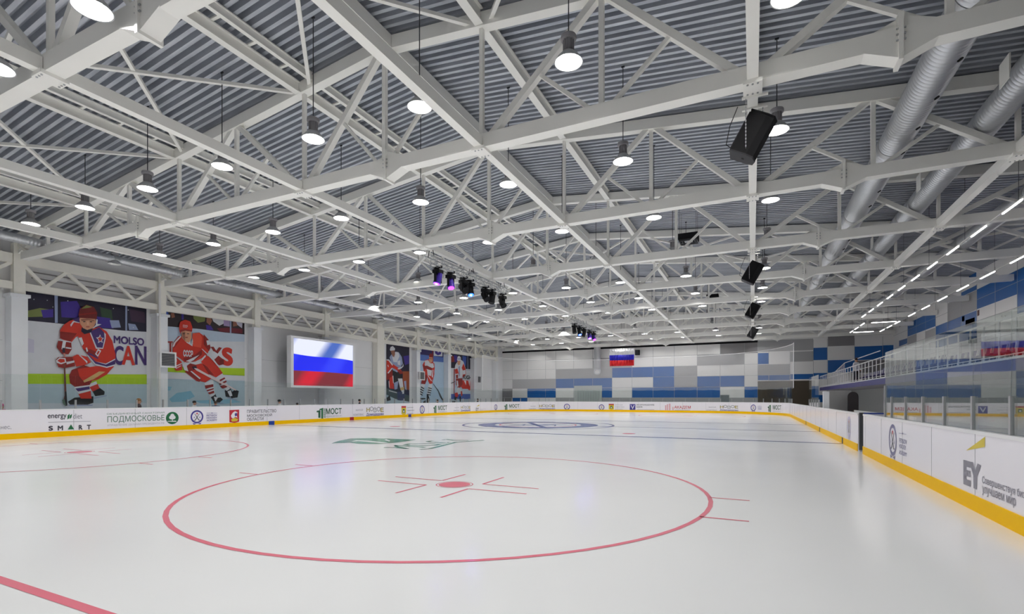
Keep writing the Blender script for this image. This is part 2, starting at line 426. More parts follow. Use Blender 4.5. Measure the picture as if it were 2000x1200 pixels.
for a in [(1480, 1588.5, 664, 686, PANELG), (1480, 1501.5, 690, 711.5, PANELB), (1480, 1543, 712, 733, PANELG), (1480, 1501.5, 733.5, 743, PANELB), (1501.5, 1543, 733, 743, PANELB), (1543, 1588.5, 687, 706.5, PANELG), (1543, 1588.5, 731, 741, PANELB),
          (1588.5, 1616, 679.5, 703.5, PANELB), (1588.5, 1616, 729, 741, PANELB), (1616.5, 1669, 652, 676, PANELD), (1616.5, 1669, 703.5, 728, PANELB), (1669, 1724, 676.5, 703, PANELB), (1724, 1757, 674.5, 700, PANELB), (1669, 1757, 704, 728, PANELD), (1589, 1612, 772, 786, PANELB)]:
    px_cell(*a)
for x in XB[1:]: w.span((x - 0.015, Y_FAR - 0.014, 0.1), (x + 0.015, Y_FAR, 7.6), SEAM)
for z in ZR: w.span((XL, Y_FAR - 0.013, z - 0.012), (XB[14], Y_FAR, z + 0.012), SEAM)
A, B = on_y(1480, 745, Y_FAR), on_y(1592, 800, Y_FAR)
w.span((A.x, Y_FAR - 0.03, 0), (B.x, Y_FAR, A.z), BROWN)
w.span((XL, Y_FAR - 0.05, 7.55), (XB[14], Y_FAR, 7.75), BLACK)
wf = w.build('wall_far'); struct(wf, 'far end wall of white, grey and blue panels', 'wall')
# gates in the far wall
A, B = on_y(1122, 754, Y_FAR), on_y(1176, 790, Y_FAR)
d = MB(); d.span((A.x, Y_FAR - 0.12, 0), (B.x, Y_FAR - 0.02, A.z), GATE); o = d.build('door_1')
d2 = MB()
A2 = on_y(1128, 762, Y_FAR); B2 = on_y(1172, 762, Y_FAR)
d2.span((A2.x, Y_FAR - 0.16, 0.0), (B2.x, Y_FAR - 0.12, A2.z), mat('gate_leaf', (176, 186, 184), 0.4))
for k in range(9):
    x = A2.x + (B2.x - A2.x) * (k + 0.5) / 9; d2.span((x - 0.02, Y_FAR - 0.18, 0.1), (x + 0.02, Y_FAR - 0.16, A2.z - 0.15), SEAM)
d2.build('leaf', o); struct(o, 'pale grey roller gate in the far panelled wall', 'door')
A, B = on_y(1407, 772, Y_FAR), on_y(1424, 790, Y_FAR)
d = MB(); d.span((A.x, Y_FAR - 0.08, 0), (B.x, Y_FAR - 0.01, A.z), mat('grey_door', (120, 128, 132), 0.5)); d.box((A.x + 0.15, Y_FAR - 0.1, 1.0), (0.05, 0.05, 0.14), ALU)
o = d.build('door_2'); struct(o, 'small grey door low in the far wall under a white panel', 'door')

# right wall panels (plane x = XR)
w = MB(); w.span((XR, Y_NEAR, 0), (XR + 0.2, Y_FAR + 0.2, deck_z(XR) + 0.1), PANELW)
def rpoly(pts, m, k=1):
    w.flat([on_x(u, v, XR) - Vector((0.004 * k, 0, 0)) for u, v in pts], m)
for pts, m in [([(1756, 640), (1772, 632), (1772, 660), (1756, 666)], PANELW), ([(1756, 666), (1772, 661), (1772, 671), (1756, 677)], PANELB), ([(1773, 632), (1827, 606), (1827, 637.5), (1773, 658)], PANELB),
               ([(1828, 638), (1878, 618), (1907.5, 606.5), (1907.5, 660), (1828, 680)], PANELB), ([(1908, 566), (2040, 502), (2040, 555), (1908, 604.5)], PANELB), ([(1987, 574), (2040, 555), (2040, 600), (1987, 616)], PANELB),
               ([(1877.5, 572), (1907.5, 557), (1907.5, 566), (1877.5, 580)], PANELB), ([(1890, 541), (1907, 532), (1907, 545), (1890, 553)], PANELB),
               ([(1851, 593), (1907.5, 567), (1907.5, 605), (1851, 630)], PANELG), ([(1807, 648), (1827, 640), (1827, 660), (1807, 668)], PANELG), ([(1756, 640), (1771, 632), (1771, 622), (1756, 630)], PANELG), ([(1773, 659), (1790, 652), (1790, 672), (1773, 678)], PANELG),
               ([(1886, 626), (1904, 620), (1904, 632), (1886, 638)], mat('dark_window', (52, 62, 88), 0.2)), ([(1909, 607), (1913, 605), (1913, 616), (1909, 618)], mat('dark_red_box', (90, 50, 56), 0.5)), ([(1879, 619), (1884, 617), (1884, 627), (1879, 629)], DKGREY)]:
    rpoly(pts, m)
for (a, b, z0, z1, m) in ((27.0, 32.6, 5.1, 6.2, PANELG), (21.5, 27.0, 6.4, 8.9, PANELB), (16.0, 21.5, 5.1, 6.3, PANELB), (21.5, 27.0, 3.8, 5.0, PANELG), (10.5, 16.0, 6.4, 7.5, PANELG), (16.0, 21.5, 7.7, 8.9, PANELG), (10.5, 16.0, 3.8, 5.0, PANELB)):
    w.span((XR - 0.004, a, z0), (XR, b, z1), m)
for u in (1772.5, 1790, 1808, 1827.5, 1851, 1877.5, 1908, 1944, 1987):
    p = on_x(u, 0, XR); w.span((XR - 0.008, p.y - 0.02, 2.6), (XR, p.y + 0.02, 9.0), SEAM)
for z in (3.7, 5.0, 6.3, 7.6): w.span((XR - 0.006, 8, z - 0.012), (XR, Y_FAR, z + 0.012), SEAM)
wr = w.build('wall_right'); struct(wr, 'right wall of blue, white and grey panels above the stand', 'wall')

# ================================================================= ROOF STEEL
def make_truss():
    t = thing('roof_truss', 'white steel roof truss, %s counting away from the camera' % ORD[0], 'roof truss', (0, TRUSS_Y[0], 0), 'roof trusses')
    m = MB(); m.span((-29.0, -0.15, 7.72), (12.2, 0.15, 8.05), STEEL); chord = m.build('bottom_chord', t)
    m = MB()
    for a, b in ((-29.6, RIDGE), (RIDGE, 12.2)):
        m.prism([(a, -0.13, top_u(a)), (b, -0.13, top_u(b)), (b, -0.13, top_u(b) + 0.34), (a, -0.13, top_u(a) + 0.34)], (0, 0.26, 0), STEEL)
    m.build('top_chord', t)
    for k in range(-29, 13):
        if (k % 3) == 0 and -28 < k < 11:
            r = 0.05 if (k + 27) % 6 else 0.055
            m = MB(); m.span((k - r, -r, 8.04), (k + r, r, top_u(k) + 0.02), STEEL2); m.build('post', t)
    for x in (-27, -21, -15, -9, -3, 3, 9):
        for s in (-1, 1):
            e = x + s * 2.75
            if e > 11.6: e = 11.6
            a, b = Vector((x + s * 0.12, 0, top_u(x) + 0.05)), Vector((e, 0, 8.0))
            m = MB(); m.bar(a, b, 0.15, 0.17, STEEL2, (0, 1, 0)); m.build('diagonal', t)
            mid = a.lerp(b, 0.52)
            m = MB(); m.bar(mid, (x + s * 0.22, 0, 8.03), 0.085, 0.085, STEEL2, (0, 1, 0)); m.build('strut', t)
    m = MB(); m.bar((3.1, 0, top_u(3) - 0.02), (2.1, 0, 8.1), 0.08, 0.08, STEEL2)
    for x in (-20.2, -8.85, 2.3):
        m = MB()
        for s in (-1, 1):
            m.prism([(x, 0.13 * s, 8.04), (x + s * 0.0 + 0.55, 0.13 * s, 8.04), (x, 0.13 * s, 8.26)], (0, -0.02 * s, 0), STEEL)
        m.span((x - 0.035, -0.2, 7.46), (x + 0.035, 0.2, 8.28), STEEL)
        for s in (-1, 1):
            m.prism([(x, -0.012, 8.04), (x + s * 0.6, -0.012, 8.04), (x, -0.012, 8.27)], (0, 0.024, 0), STEEL)
            m.prism([(x, -0.16, 7.73), (x + s * 0.55, -0.16, 7.73), (x, -0.16, 7.5)], (0, 0.32, 0), STEEL)
            for z in (7.8, 7.9, 8.0):
                for y in (-0.175, 0.175): m.cyl((x + s * 0.03, y, z), (x + s * 0.07, y, z), 0.018, ALU, 6)
        m.build('splice_plate', chord)
    for x in (-24, -18, -12, -6, 0, 6):
        m = MB(); m.span((x - 0.17, -0.22, 7.655), (x + 0.17, 0.22, 7.735), STEEL)
        for i in (-1, 0, 1):
            for j in (-1, 1): m.cyl((x + i * 0.09, j * 0.17, 7.64), (x + i * 0.09, j * 0.17, 7.66), 0.02, ALU, 6)
        m.build('joint_plate', chord)
    return t
tr0 = make_truss()
for k in range(1, 10): dup(tr0, (0, TRUSS_Y[k], 0), 'white steel roof truss, %s counting away from the camera' % ORD[k])

NTH = {-24: 'first', -18: 'second', -12: 'third', -6: 'fourth', 0: 'fifth', 6: 'sixth'}
for x, n in NTH.items():
    m = MB()
    for k in range(-1, 10):
        a = TRUSS_Y[0] - 8 if k < 0 else TRUSS_Y[k] + 0.16
        b = TRUSS_Y[k + 1] - 0.16 if k < 9 else 59.96
        if b - a < 0.3: continue
        m.span((x - 0.1, a, 7.735), (x + 0.1, b, 7.98), STEEL)
    o = m.build('tie_beam'); tag(o, 'long white tie beam at truss bottom level, %s from the left wall' % n, 'beam', 'tie beams along the hall')
    t = thing('purlin', 'long white roof purlin under the deck over the %s tie from the left wall' % n, 'purlin', (x, 0, 0), 'roof purlins')
    for dx, wd, dz, hh in (((-0.12, 0.2, 0.0, 0.32), (0.42, 0.12, 0.16, 0.24)) if x < RIDGE else ((0, 0.22, 0.02, 0.38),)):
        m = MB()
        for k in range(-1, 10):
            a = -2.0 if k < 0 else TRUSS_Y[k] + 0.14
            b = TRUSS_Y[k + 1] - 0.14 if k < 9 else 59.96
            if b - a < 0.3: continue
            zz = top_u(x + dx) + dz
            m.span((dx - wd / 2, a, zz), (dx + wd / 2, b, zz + 0.03), STEEL); m.span((dx - wd / 6, a, zz + 0.03), (dx + wd / 6, b, zz + hh - 0.03), STEEL); m.span((dx - wd / 2, a, zz + hh - 0.03), (dx + wd / 2, b, zz + hh), STEEL)
        if x < RIDGE and dx > 0:
            for k in range(int(62 / 1.0)): m.span((-0.1, -2 + k * 1.0, top_u(x) + 0.3), (0.4, -1.92 + k * 1.0, top_u(x) + 0.34), STEEL)
        m.build('beam', t)
t = thing('purlin', 'double white ridge purlin with cleats at the top of the roof', 'purlin', (RIDGE, 0, 0), 'roof purlins')
for dx in (-0.25, 0.25):
    m = MB()
    for k in range(-1, 10):
        a = -2.0 if k < 0 else TRUSS_Y[k] + 0.14
        b = TRUSS_Y[k + 1] - 0.14 if k < 9 else 59.96
        if b - a > 0.3: m.span((dx - 0.08, a, top_u(RIDGE) - 0.03), (dx + 0.08, b, top_u(RIDGE) + 0.3), STEEL)
    if dx > 0:
        for k in range(int(62 / 0.4)): m.span((-0.2, -2 + k * 0.4, top_u(RIDGE) + 0.05), (0.2, -1.95 + k * 0.4, top_u(RIDGE) + 0.09), STEEL)
    m.build('beam', t)

CELLS = [(-30, -24), (-24, -18), (-18, -12), (-12, -6), (-6, 0), (0, 6), (6, 12)]
for bk, kk in enumerate((0, 4, 8)):
    for ci, (a, b) in enumerate(CELLS):
        t = thing('cross_bracing', 'white X bracing under the deck, %s braced bay, %s cell from the left' % (ORD[bk], ORD[ci]), 'bracing', (0, 0, 0), 'roof cross bracing')
        y0, y1 = TRUSS_Y[kk] + 0.1, TRUSS_Y[kk + 1] - 0.1
        for s, (p, q) in enumerate(((a + 0.3, b - 0.3), (b - 0.3, a + 0.3))):
            m = MB(); m.bar((p, y0, top_u(p) + 0.12 + 0.03 * s), (q, y1, top_u(q) + 0.12 + 0.03 * s), 0.1, 0.09, STEEL2); m.build('bar', t)

# ================================================================= LEFT WALL COLUMNS, WALL TRUSSES
def column(k, y, full=False):
    t = thing('column', '%s column along the left wall, %s' % (ORD[k], 'smooth white full height' if full else 'grey shaft with ledge and white steel head'), 'column', (XL, y, 0), 'left wall columns')
    if full:
        m = MB(); m.span((0.05, -0.45, 0), (0.6, 0.45, 8.5), CREAM); m.build('shaft', t)
    else:
        m = MB(); m.span((0.02, -0.28, 0), (0.6, 0.28, 6.12), CONC); m.build('shaft', t)
        m = MB(); m.span((0.02, -0.35, 6.12), (0.69, 0.35, 6.26), CONC); m.build('ledge', t)
        m = MB(); m.span((0.3, -0.2, 6.26), (0.6, 0.2, 8.5), CREAM); m.build('steel_head', t)
        m = MB(); m.bar((0.55, 0, 8.45), (1.4, 0, 8.02), 0.16, 0.12, CREAM); m.build('bracket', t)
COL_Y = [4.87, 10.84, 16.85, 22.8, 28.8, 35.0, 40.5, 46.1, 51.7, 57.3]
for k, y in enumerate(COL_Y): column(k, y, k == 5)
def wall_truss():
    t = thing('wall_truss', 'white lattice girder on the left wall, first bay from the camera', 'lattice girder', (XL + 0.45, COL_Y[0], 0), 'left wall girders')
    m = MB(); m.span((-0.1, 0.22, 6.46), (0.1, 5.78, 6.78), CREAM); m.build('bottom_chord', t)
    m = MB(); m.span((-0.1, 0.22, 7.6), (0.1, 5.78, 8.03), CREAM); m.build('top_chord', t)
    P = [(0.12, 7.65), (0.95, 6.76), (1.75, 7.62), (2.75, 6.76), (3.7, 7.62), (4.7, 6.76), (5.75, 7.62)]
    for i in range(6):
        m = MB(); m.bar((0, P[i][0], P[i][1]), (0, P[i + 1][0], P[i + 1][1]), 0.14, 0.13, CREAM, (1, 0, 0)); m.build('diagonal', t)
    return t
wt0 = wall_truss()
wt0.scale.y = (COL_Y[1] - COL_Y[0]) / 6
for k in range(1, 9):
    o = dup(wt0, (XL + 0.45, COL_Y[k], 0), 'white lattice girder on the left wall, %s bay from the camera' % ORD[k]); o.scale.y = (COL_Y[k + 1] - COL_Y[k]) / 6

# ================================================================= HIGH-BAY LAMPS
LZ = 8.2
LX = (0.52, -3.15, -6.58, -9.75, -13.17, -16.63, -20.16, -23.85, -27.4)      # where the lamps would hang at 8.0 m
LY = (0.0, 4.5, 9.1, 13.55, 18.25, 22.88, 27.75, 32.6, 37.3, 42.0, 46.6, 51.2, 55.8)
def lamp_z(i, j): return 7.75 if j == 1 else 8.0 if (j in (6, 11) or i in (5, 8)) else LZ
dish = MB(); dish.lathe([(0.075, 0.21), (0.12, 0.2), (0.21, 0.11), (0.275, 0.012), (0.28, 0.0), (0.266, 0.0)], DISHGREY, 24)
dish_me = dish.mesh('dish', True)
hs = MB(); hs.lathe([(0.001, 0.52), (0.15, 0.52), (0.155, 0.5), (0.155, 0.46), (0.15, 0.44), (0.085, 0.43), (0.085, 0.2), (0.001, 0.2)], LAMPGREY, 18)
for i in range(12):
    a = 2 * PI * i / 12; hs.box((0.097 * math.cos(a), 0.097 * math.sin(a), 0.33), (0.03, 0.012, 0.2), LAMPGREY, Matrix.Rotation(a, 3, 'Z'))
hs_me = hs.mesh('housing', True)
df = MB(); df.add([(0.12 * math.cos(2 * PI * i / 16), -0.12 * math.sin(2 * PI * i / 16), 0.15) for i in range(16)], [tuple(range(16))], DIFF)
df_me = bpy.data.meshes.new('diffuser'); df_me.from_pydata(df.v, [], df.f); df_me.materials.append(DIFF)
dr = MB(); dr.lathe([(0.12, 0.155), (0.17, 0.12), (0.205, 0.085), (0.262, 0.006)], mat('dish_inside_white', (250, 250, 248), 0.5, var=0), 24); dr_me = dr.mesh('reflector', True)
# the dish is closed above the diffuser by the housing, so its light leaves downward only
rods = {}
def rod_me(x, z):
    key = (round(x, 2), z)
    if key not in rods:
        L = deck_z(x) - z - 0.5; r = MB(); r.cyl((0, 0, 0.5), (0, 0, 0.5 + L), 0.012, ROD, 6, cap=False); r.box((0, 0, 0.49 + L), (0.09, 0.03, 0.04), ROD); rods[key] = r.mesh('rod')
    return rods[key]
CN = {0: 'ninth', 1: 'eighth', 2: 'seventh', 3: 'sixth', 4: 'fifth', 5: 'fourth', 6: 'third', 7: 'second', 8: 'first'}
for j, y in enumerate(LY):
    for i, x in enumerate(LX):
        if j == 0 and i in (4, 5, 6, 7, 8): continue
        z = lamp_z(i, j); q = (z - EYE) / 6.35
        t = thing('pendant_lamp', ('grey dish pendant lamp in the %s row from the camera, %s from the left wall' % (ORD[j - 1], CN[i]) if j else 'grey dish pendant lamp above the near goal end, %s from the left wall' % CN[i]), 'lamp', (x * q, y * q, z), 'high-bay pendant lamps')
        dsh = link('dish', dish_me, t); link('housing', hs_me, t); link('diffuser', df_me, dsh); link('reflector', dr_me, dsh); link('rod', rod_me(x * q, z), t)

# ================================================================= DUCTS, HEATERS, LED LINES
def duct(x, z, r, y0, y1, label, holes=False, name='air_duct'):
    t = thing(name, label, 'air duct', (x, 0, z))
    m = MB(); n = 26; ys = []; y = y0
    while y < y1: ys += [(y, r), (y + 0.09, r), (y + 0.1, r + 0.005), (y + 0.115, r + 0.005)]; y += 0.125
    vs = [(q * math.cos(2 * PI * i / n), yy, q * math.sin(2 * PI * i / n)) for yy, q in ys for i in range(n)]
    m.add(vs, [(k * n + i, k * n + (i + 1) % n, (k + 1) * n + (i + 1) % n, (k + 1) * n + i) for k in range(len(ys) - 1) for i in range(n)], DUCT)
    pipe = m.build('spiral_pipe', t, True)
    y = y0 + 2.5
    while y < y1:
        m = MB(); m.cyl((0, y, 0), (0, y + 0.22, 0), r + 0.016, ALU, 28); m.build('collar', pipe, True); y += 6.0
    if holes:
        n = MB(); y = y0
        while y < y1:
            a = math.radians(-62); c = Vector((r * math.cos(a), y, r * math.sin(a))); dd = Vector((math.cos(a), 0, math.sin(a)))
            n.cyl(c - dd * 0.02, c + dd * 0.02, 0.055, BLACK, 10); y += 1.45
        n.build('nozzle', pipe)
duct(3.62, 8.85, 0.38, 3, 52, 'fat silver spiral air duct running through the trusses right of the speakers', True)
duct(5.45, 8.75, 0.34, 4, 53, 'silver spiral air duct beside the rightmost tie beam, second of the ducts on the right')
duct(8.4, 8.5, 0.3, 14, 50, 'silver spiral air duct above the stand, nearest the right wall')
duct(-27.45, 8.24, 0.18, 5, 58, 'thin spiral air duct along the tops of the left wall columns')
# duct drop with elbow at the far wall
t = thing('air_duct', 'silver duct drop with elbow hanging in front of the far panelled wall', 'air duct', (on_y(1166.5, 700, 59.3).x, 59.3, 0))
m = MB(); m.cyl((0, 0, 5.0), (0, 0, 8.6), 0.4, DUCT, 20); m.ball((0, 0, 5.0), 0.42, DUCT, 20, 10); m.cyl((0, 0, 5.0), (0.1, -0.42, 4.72), 0.4, DUCT, 20); m.build('pipe', t, True)
m = MB(); m.cyl((0.1, -0.42, 4.74), (0.115, -0.46, 4.7), 0.25, PANELW, 16); m.build('outlet', t, True)

# baffle plates standing on the second duct
bq = 0
for y in (11.4, 15.0, 21.5, 29.0):
    m = MB(); m.box((5.115, y, 8.98), (0.03, 0.5, 0.55), STEEL); o = m.build('duct_damper_plate')
    tag(o, 'white plate on the silver duct by the rightmost tie beam, %s from the camera' % ORD[bq], 'plate', 'white plates on the duct'); bq += 1

# unit heater with louvres under the deck
p = on_y(1207, 88, 8.9)
def heater(loc, s, label, m1=DKGREY):
    t = thing('ceiling_heater', label, 'heater', loc, None, 0.0)
    m = MB(); m.span((-0.5 * s, -0.45 * s, 0), (0.5 * s, 0.45 * s, 0.3 * s), m1); m.build('casing', t)
    for k in range(3):
        m = MB(); q = (0.46 - 0.12 * k) * s; z = -0.04 * s * (3 - k)
        for a, b in (((-q, -q * .9, z), (q, -q * .9 + 0.03, z + 0.09 * s)), ((-q, q * .9 - 0.03, z), (q, q * .9, z + 0.09 * s)), ((-q, -q * .9, z), (-q + 0.03, q * .9, z + 0.09 * s)), ((q - 0.03, -q * .9, z), (q, q * .9, z + 0.09 * s))): m.span(a, b, DKGREY)
        m.build('louvre', t)
    m = MB(); m.span((-0.2 * s, -0.2 * s, -0.06 * s), (0.2 * s, 0.2 * s, -0.02 * s), ALU); m.build('centre_plate', t)
    for sx in (-1, 1):
        top = deck_z(loc[0]) - loc[2]
        for sy in (-1, 1):
            m = MB(); m.cyl((sx * 0.42 * s, sy * 0.4 * s, 0.3 * s), (sx * 0.42 * s, sy * 0.4 * s, top), 0.006, ROD, 5); m.build('hanger', t)
heater((p.x, p.y, 10.05), 0.85, 'grey square louvred heater under the deck behind the near truss post', mat('heater_grey', (120, 120, 126), 0.5, 0.2))
for (u, v, y), lab in (((1345, 470, 26.0), 'dark louvred heater under the deck above the fourth and fifth trusses'), ((1392, 583, 44.0), 'small dark louvred heater under the deck far down the hall')):
    q = on_y(u, v, y); heater((q.x, q.y, q.z), 0.9, lab, BLACK)

def led(pts, name, label, pitch=3.3, duty=1.5, off=0.0):
    t = thing(name, label, 'light line')
    a, b = Vector(pts[0]), Vector(pts[1]); L = (b - a).length; d = (b - a).normalized()
    m = MB(); m.bar(a, b, 0.04, 0.04, STEEL2); rail = m.build('rail', t)
    s = off
    while s < L - 0.2:
        e = min(s + duty, L); m = MB(); m.bar(a + d * s - Vector((0, 0, 0.035)), a + d * e - Vector((0, 0, 0.035)), 0.042, 0.03, LED); m.build('tube', rail); s += pitch
    m = MB(); s = 1.0
    while s < L:
        q = a + d * s; m.cyl(q, (q.x, q.y, deck_z(q.x)), 0.006, ROD, 4); s += 4.0
    m.build('hanger', t)
led([(6.77, 14.0, 7.2), (6.77, 42.0, 7.2)], 'linear_light', 'dashed line of tube lights over the stand front, right of the last tie beam', 2.4, 1.2)
led([(9.55, 20.0, 7.2), (9.55, 42.5, 7.2)], 'linear_light', 'dashed line of tube lights nearest the right panelled wall', 3.0, 1.5)
led([(7.47, 45.0, 7.2), (7.47, 51.0, 7.2)], 'linear_light', 'short dashed tube light line, left side of the far rectangle', 2.4, 1.4)
led([(9.6, 45.0, 7.2), (9.6, 51.5, 7.2)], 'linear_light', 'short dashed tube light line, right side of the far rectangle', 2.4, 1.4)
led([(7.9, 45.0, 7.2), (9.4, 45.0, 7.2)], 'linear_light', 'single tube light across the near end of the far rectangle', 3, 1.5)
led([(7.7, 51.0, 7.2), (9.1, 51.0, 7.2)], 'linear_light', 'single tube light across the far end of the far rectangle', 3, 1.4)

# ================================================================= SPEAKERS, SHOW LIGHTS
def speaker(loc, label):
    t = thing('speaker', label, 'speaker', loc, 'black speakers hung under the fifth tie beam')
    R = Matrix.Rotation(math.radians(29), 3, 'Y')
    def T(p): return R @ Vector(p)
    prof = [(-0.27, -0.21), (0.06, -0.21), (0.2, -0.17), (0.25, 0.0), (0.2, 0.17), (0.06, 0.21), (-0.27, 0.21)]
    m = MB(); m.prism([T((x, y, -0.4)) for x, y in prof], T((0, 0, 0.8)), BLACK); cab = m.build('cabinet', t)
    m = MB(); m.prism([T((x * 1.03, y * 1.05, -0.43)) for x, y in prof], T((0, 0, 0.03)), mat('speaker_end_plate', (40, 40, 45), 0.6)); m.cyl(T((0.0, 0, -0.436)), T((0.0, 0, -0.43)), 0.03, BLACK, 10); m.build('end_plate', cab)
    m = MB(); m.prism([T((x * 1.03, y * 1.05, 0.4)) for x, y in prof], T((0, 0, 0.03)), BLACK); m.build('end_plate', cab)
    m = MB(); m.box(T((-0.28, 0, 0)), (0.03, 0.38, 0.76), mat('speaker_grille', (34, 34, 38), 0.8), R); m.build('grille', cab)
    for sy, zt in ((-1, 7.75 - loc[2]), (1, 7.75 - loc[2])):
        m = MB(); z0 = T((0.0, sy * 0.235, -0.3 if sy < 0 else 0.35)); z = z0.z; i = 0
        while z < zt - 0.04:
            w_ = (0.022, 0.007) if i % 2 else (0.007, 0.022)
            m.box((z0.x, z0.y, z), (w_[0], w_[1], 0.045), CHROME); z += 0.036; i += 1
        m.build('chain', t)
    m = MB(); m.span((-0.22, -0.26, 7.7 - loc[2]), (0.26, -0.2, 7.735 - loc[2]), STEEL2); m.build('hanging_bar', t); m = MB(); m.span((-0.22, 0.2, 7.7 - loc[2]), (0.26, 0.26, 7.735 - loc[2]), STEEL2); m.build('hanging_bar', t)
    m = MB(); pts = [T((-0.27, 0.1, -0.05)), Vector((-0.42, 0.05, -0.1)), Vector((-0.52, 0, -0.02)), Vector((-0.45, 0, 0.35)), Vector((-0.3, 0, 0.72))]
    for a, b in zip(pts, pts[1:]): m.cyl(a, b, 0.008, BLACK, 5)
    m.build('cable', t)
for k, (y, lab) in enumerate(((11.5, 'largest black speaker hung on chains behind the second truss'), (23.4, 'black speaker hung under the fifth tie, second from the camera'), (33.6, 'black speaker hung under the fifth tie, third from the camera'), (45.0, 'smallest black speaker hung under the fifth tie near the far wall'))):
    speaker((0.02, y, 6.98 if k == 0 else 6.85), lab)
q = on_y(1245, 689, 59.6)
m = MB(); m.box((q.x, q.y, q.z), (0.5, 0.4, 0.6), BLACK); m.box((q.x, q.y - 0.21, q.z), (0.42, 0.02, 0.5), mat('speaker_grille', (34, 34, 38), 0.8)); m.box((q.x, 59.88, q.z + 0.1), (0.1, 0.2, 0.1), DKGREY)
o = m.build('speaker'); tag(o, 'small black speaker right of the flag on the far wall', 'speaker')

def light_truss(y0, y1, label):
    t = thing('lighting_truss', label, 'lighting truss', (-12, 0, 7.15))
    for sx in (-1, 1):
        for z in (0, 0.32):
            m = MB(); m.cyl((sx * 0.16, y0, z), (sx * 0.16, y1, z), 0.025, ALU, 8); m.build('tube', t)
    n = int((y1 - y0) / 0.4); m = MB(); st = (y1 - y0) / n
    for i in range(n):
        a, b = y0 + i * st, y0 + (i + 1) * st; z0, z1 = (0, 0.32) if i % 2 else (0.32, 0)
        for sx in (-1, 1): m.cyl((sx * 0.16, a, z0), (sx * 0.16, b, z1), 0.012, ALU, 5); m.cyl((sx * 0.16, b, 0), (sx * 0.16, b, 0.32), 0.012, ALU, 5)
        for z in (0, 0.32): m.cyl((-0.16 if i % 2 else 0.16, a, z), (0.16 if i % 2 else -0.16, b, z), 0.012, ALU, 5)
    m.build('lattice', t)
    for y in (y0 + 0.2, (y0 + y1) / 2, y1 - 0.2):
        
        for sx in (-0.085, 0.085):
            m = MB(); m.bar((sx * 1.8, y, 0.3), (sx, y, 0.6), 0.024, 0.024, ROD); m.build('hanger', t)
light_truss(17.2, 24.2, 'silver lattice lighting truss under the third tie, nearer the camera')
light_truss(35.6, 41.6, 'silver lattice lighting truss under the third tie, far down the hall')
VIOLET = mat('violet_glow', (150, 60, 255), 0.4, var=0, emit=5); VIO2 = mat('magenta_glow', (200, 60, 230), 0.4, var=0, emit=4); BLUEG = mat('blue_glow', (40, 90, 255), 0.4, var=0, emit=6)
HOT = mat('hot_lamp_core', (150, 140, 255), 0.4, var=0, emit=260)
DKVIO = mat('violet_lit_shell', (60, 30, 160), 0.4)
def moving_head(y, label, shell, lens, tilt, kind='head', z=7.1):
    t = thing('moving_head_light', label, 'stage light', (-12.0, y, z), 'stage lights on the lighting trusses')
    m = MB(); m.box((0, 0, -0.13), (0.34, 0.34, 0.14), BLACK); m.cyl((0, 0, -0.06), (0, 0, 0.1), 0.05, BLACK, 8); m.box((0, 0, 0.05), (0.4, 0.06, 0.1), BLACK); m.build('base', t)
    m = MB()
    for s in (-1, 1): m.box((0, s * 0.2, -0.38), (0.1, 0.04, 0.4), BLACK)
    m.box((0, 0, -0.22), (0.1, 0.42, 0.05), BLACK); m.build('yoke', t)
    d = Vector((math.sin(tilt), -0.25, -math.cos(tilt))).normalized(); c = Vector((0, 0, -0.45))
    m = MB(); m.cyl(c - d * 0.24, c + d * 0.2, 0.135, shell, 16, 0.165); m.ball(c - d * 0.22, 0.135, shell, 14, 8); hd = m.build('head', t, True)
    if lens:
        m = MB(); m.cyl(c + d * 0.19, c + d * 0.22, 0.13, lens, 16)
        if lens in (BLUEG, VIOLET): m.cyl(c + d * 0.22, c + d * 0.225, 0.045, HOT, 10)
        m.build('lens', hd)
HL = [(17.9, 'violet glowing moving head, nearest on the near lighting truss', DKVIO, VIOLET, -0.15), (18.9, 'magenta glowing moving head, second on the near lighting truss', DKVIO, VIO2, 0.3), (20.0, 'small black stage light between the magenta and blue lights', BLACK, None, 0.9),
      (20.6, 'black moving head with a blue spot on the near lighting truss', BLACK, BLUEG, 0.35), (22.1, 'black stage light right of the blue spot light', BLACK, None, 0.7), (22.8, 'tall black moving head hanging near the far end of the near truss', BLACK, None, -0.1), (24.0, 'black stage light at the far end of the near truss', BLACK, None, 0.6),
      (36.0, 'black moving head, nearest on the far lighting truss', BLACK, None, 0.2), (37.2, 'blue glowing moving head on the far lighting truss', BLACK, BLUEG, 0.3), (38.3, 'dark moving head right of the blue one on the far truss', BLACK, None, -0.3), (39.8, 'violet glowing moving head on the far lighting truss', DKVIO, VIOLET, 0.3), (41.0, 'magenta glowing moving head, last on the far lighting truss', DKVIO, VIO2, 0.5)]
for a in HL: moving_head(*a)

# ================================================================= RINK BOARDS
BXL, BXR, BYF, BR = -26.4, 2.92, 58.2, 8.5
PATH = []
def _seg():
    y = 4.0
    while y < BYF - BR: PATH.append((BXL, y, -1.0, 0.0)); y += 0.6
    for i in range(25):
        a = PI - PI / 2 * i / 24; PATH.append((BXL + BR + BR * math.cos(a), BYF - BR + BR * math.sin(a), math.cos(a), math.sin(a)))
    x = BXL + BR + 0.5
    while x < BXR - BR: PATH.append((x, BYF, 0.0, 1.0)); x += 0.5
    for i in range(25):
        a = PI / 2 - PI / 2 * i / 24; PATH.append((BXR - BR + BR * math.cos(a), BYF - BR + BR * math.sin(a), math.cos(a), math.sin(a)))
    y = BYF - BR - 0.6
    while y > 5.9: PATH.append((BXR, y, 1.0, 0.0)); y -= 0.6
_seg()
SL = [0.0]
for a, b in zip(PATH, PATH[1:]): SL.append(SL[-1] + math.hypot(a[0] - b[0], a[1] - b[1]))
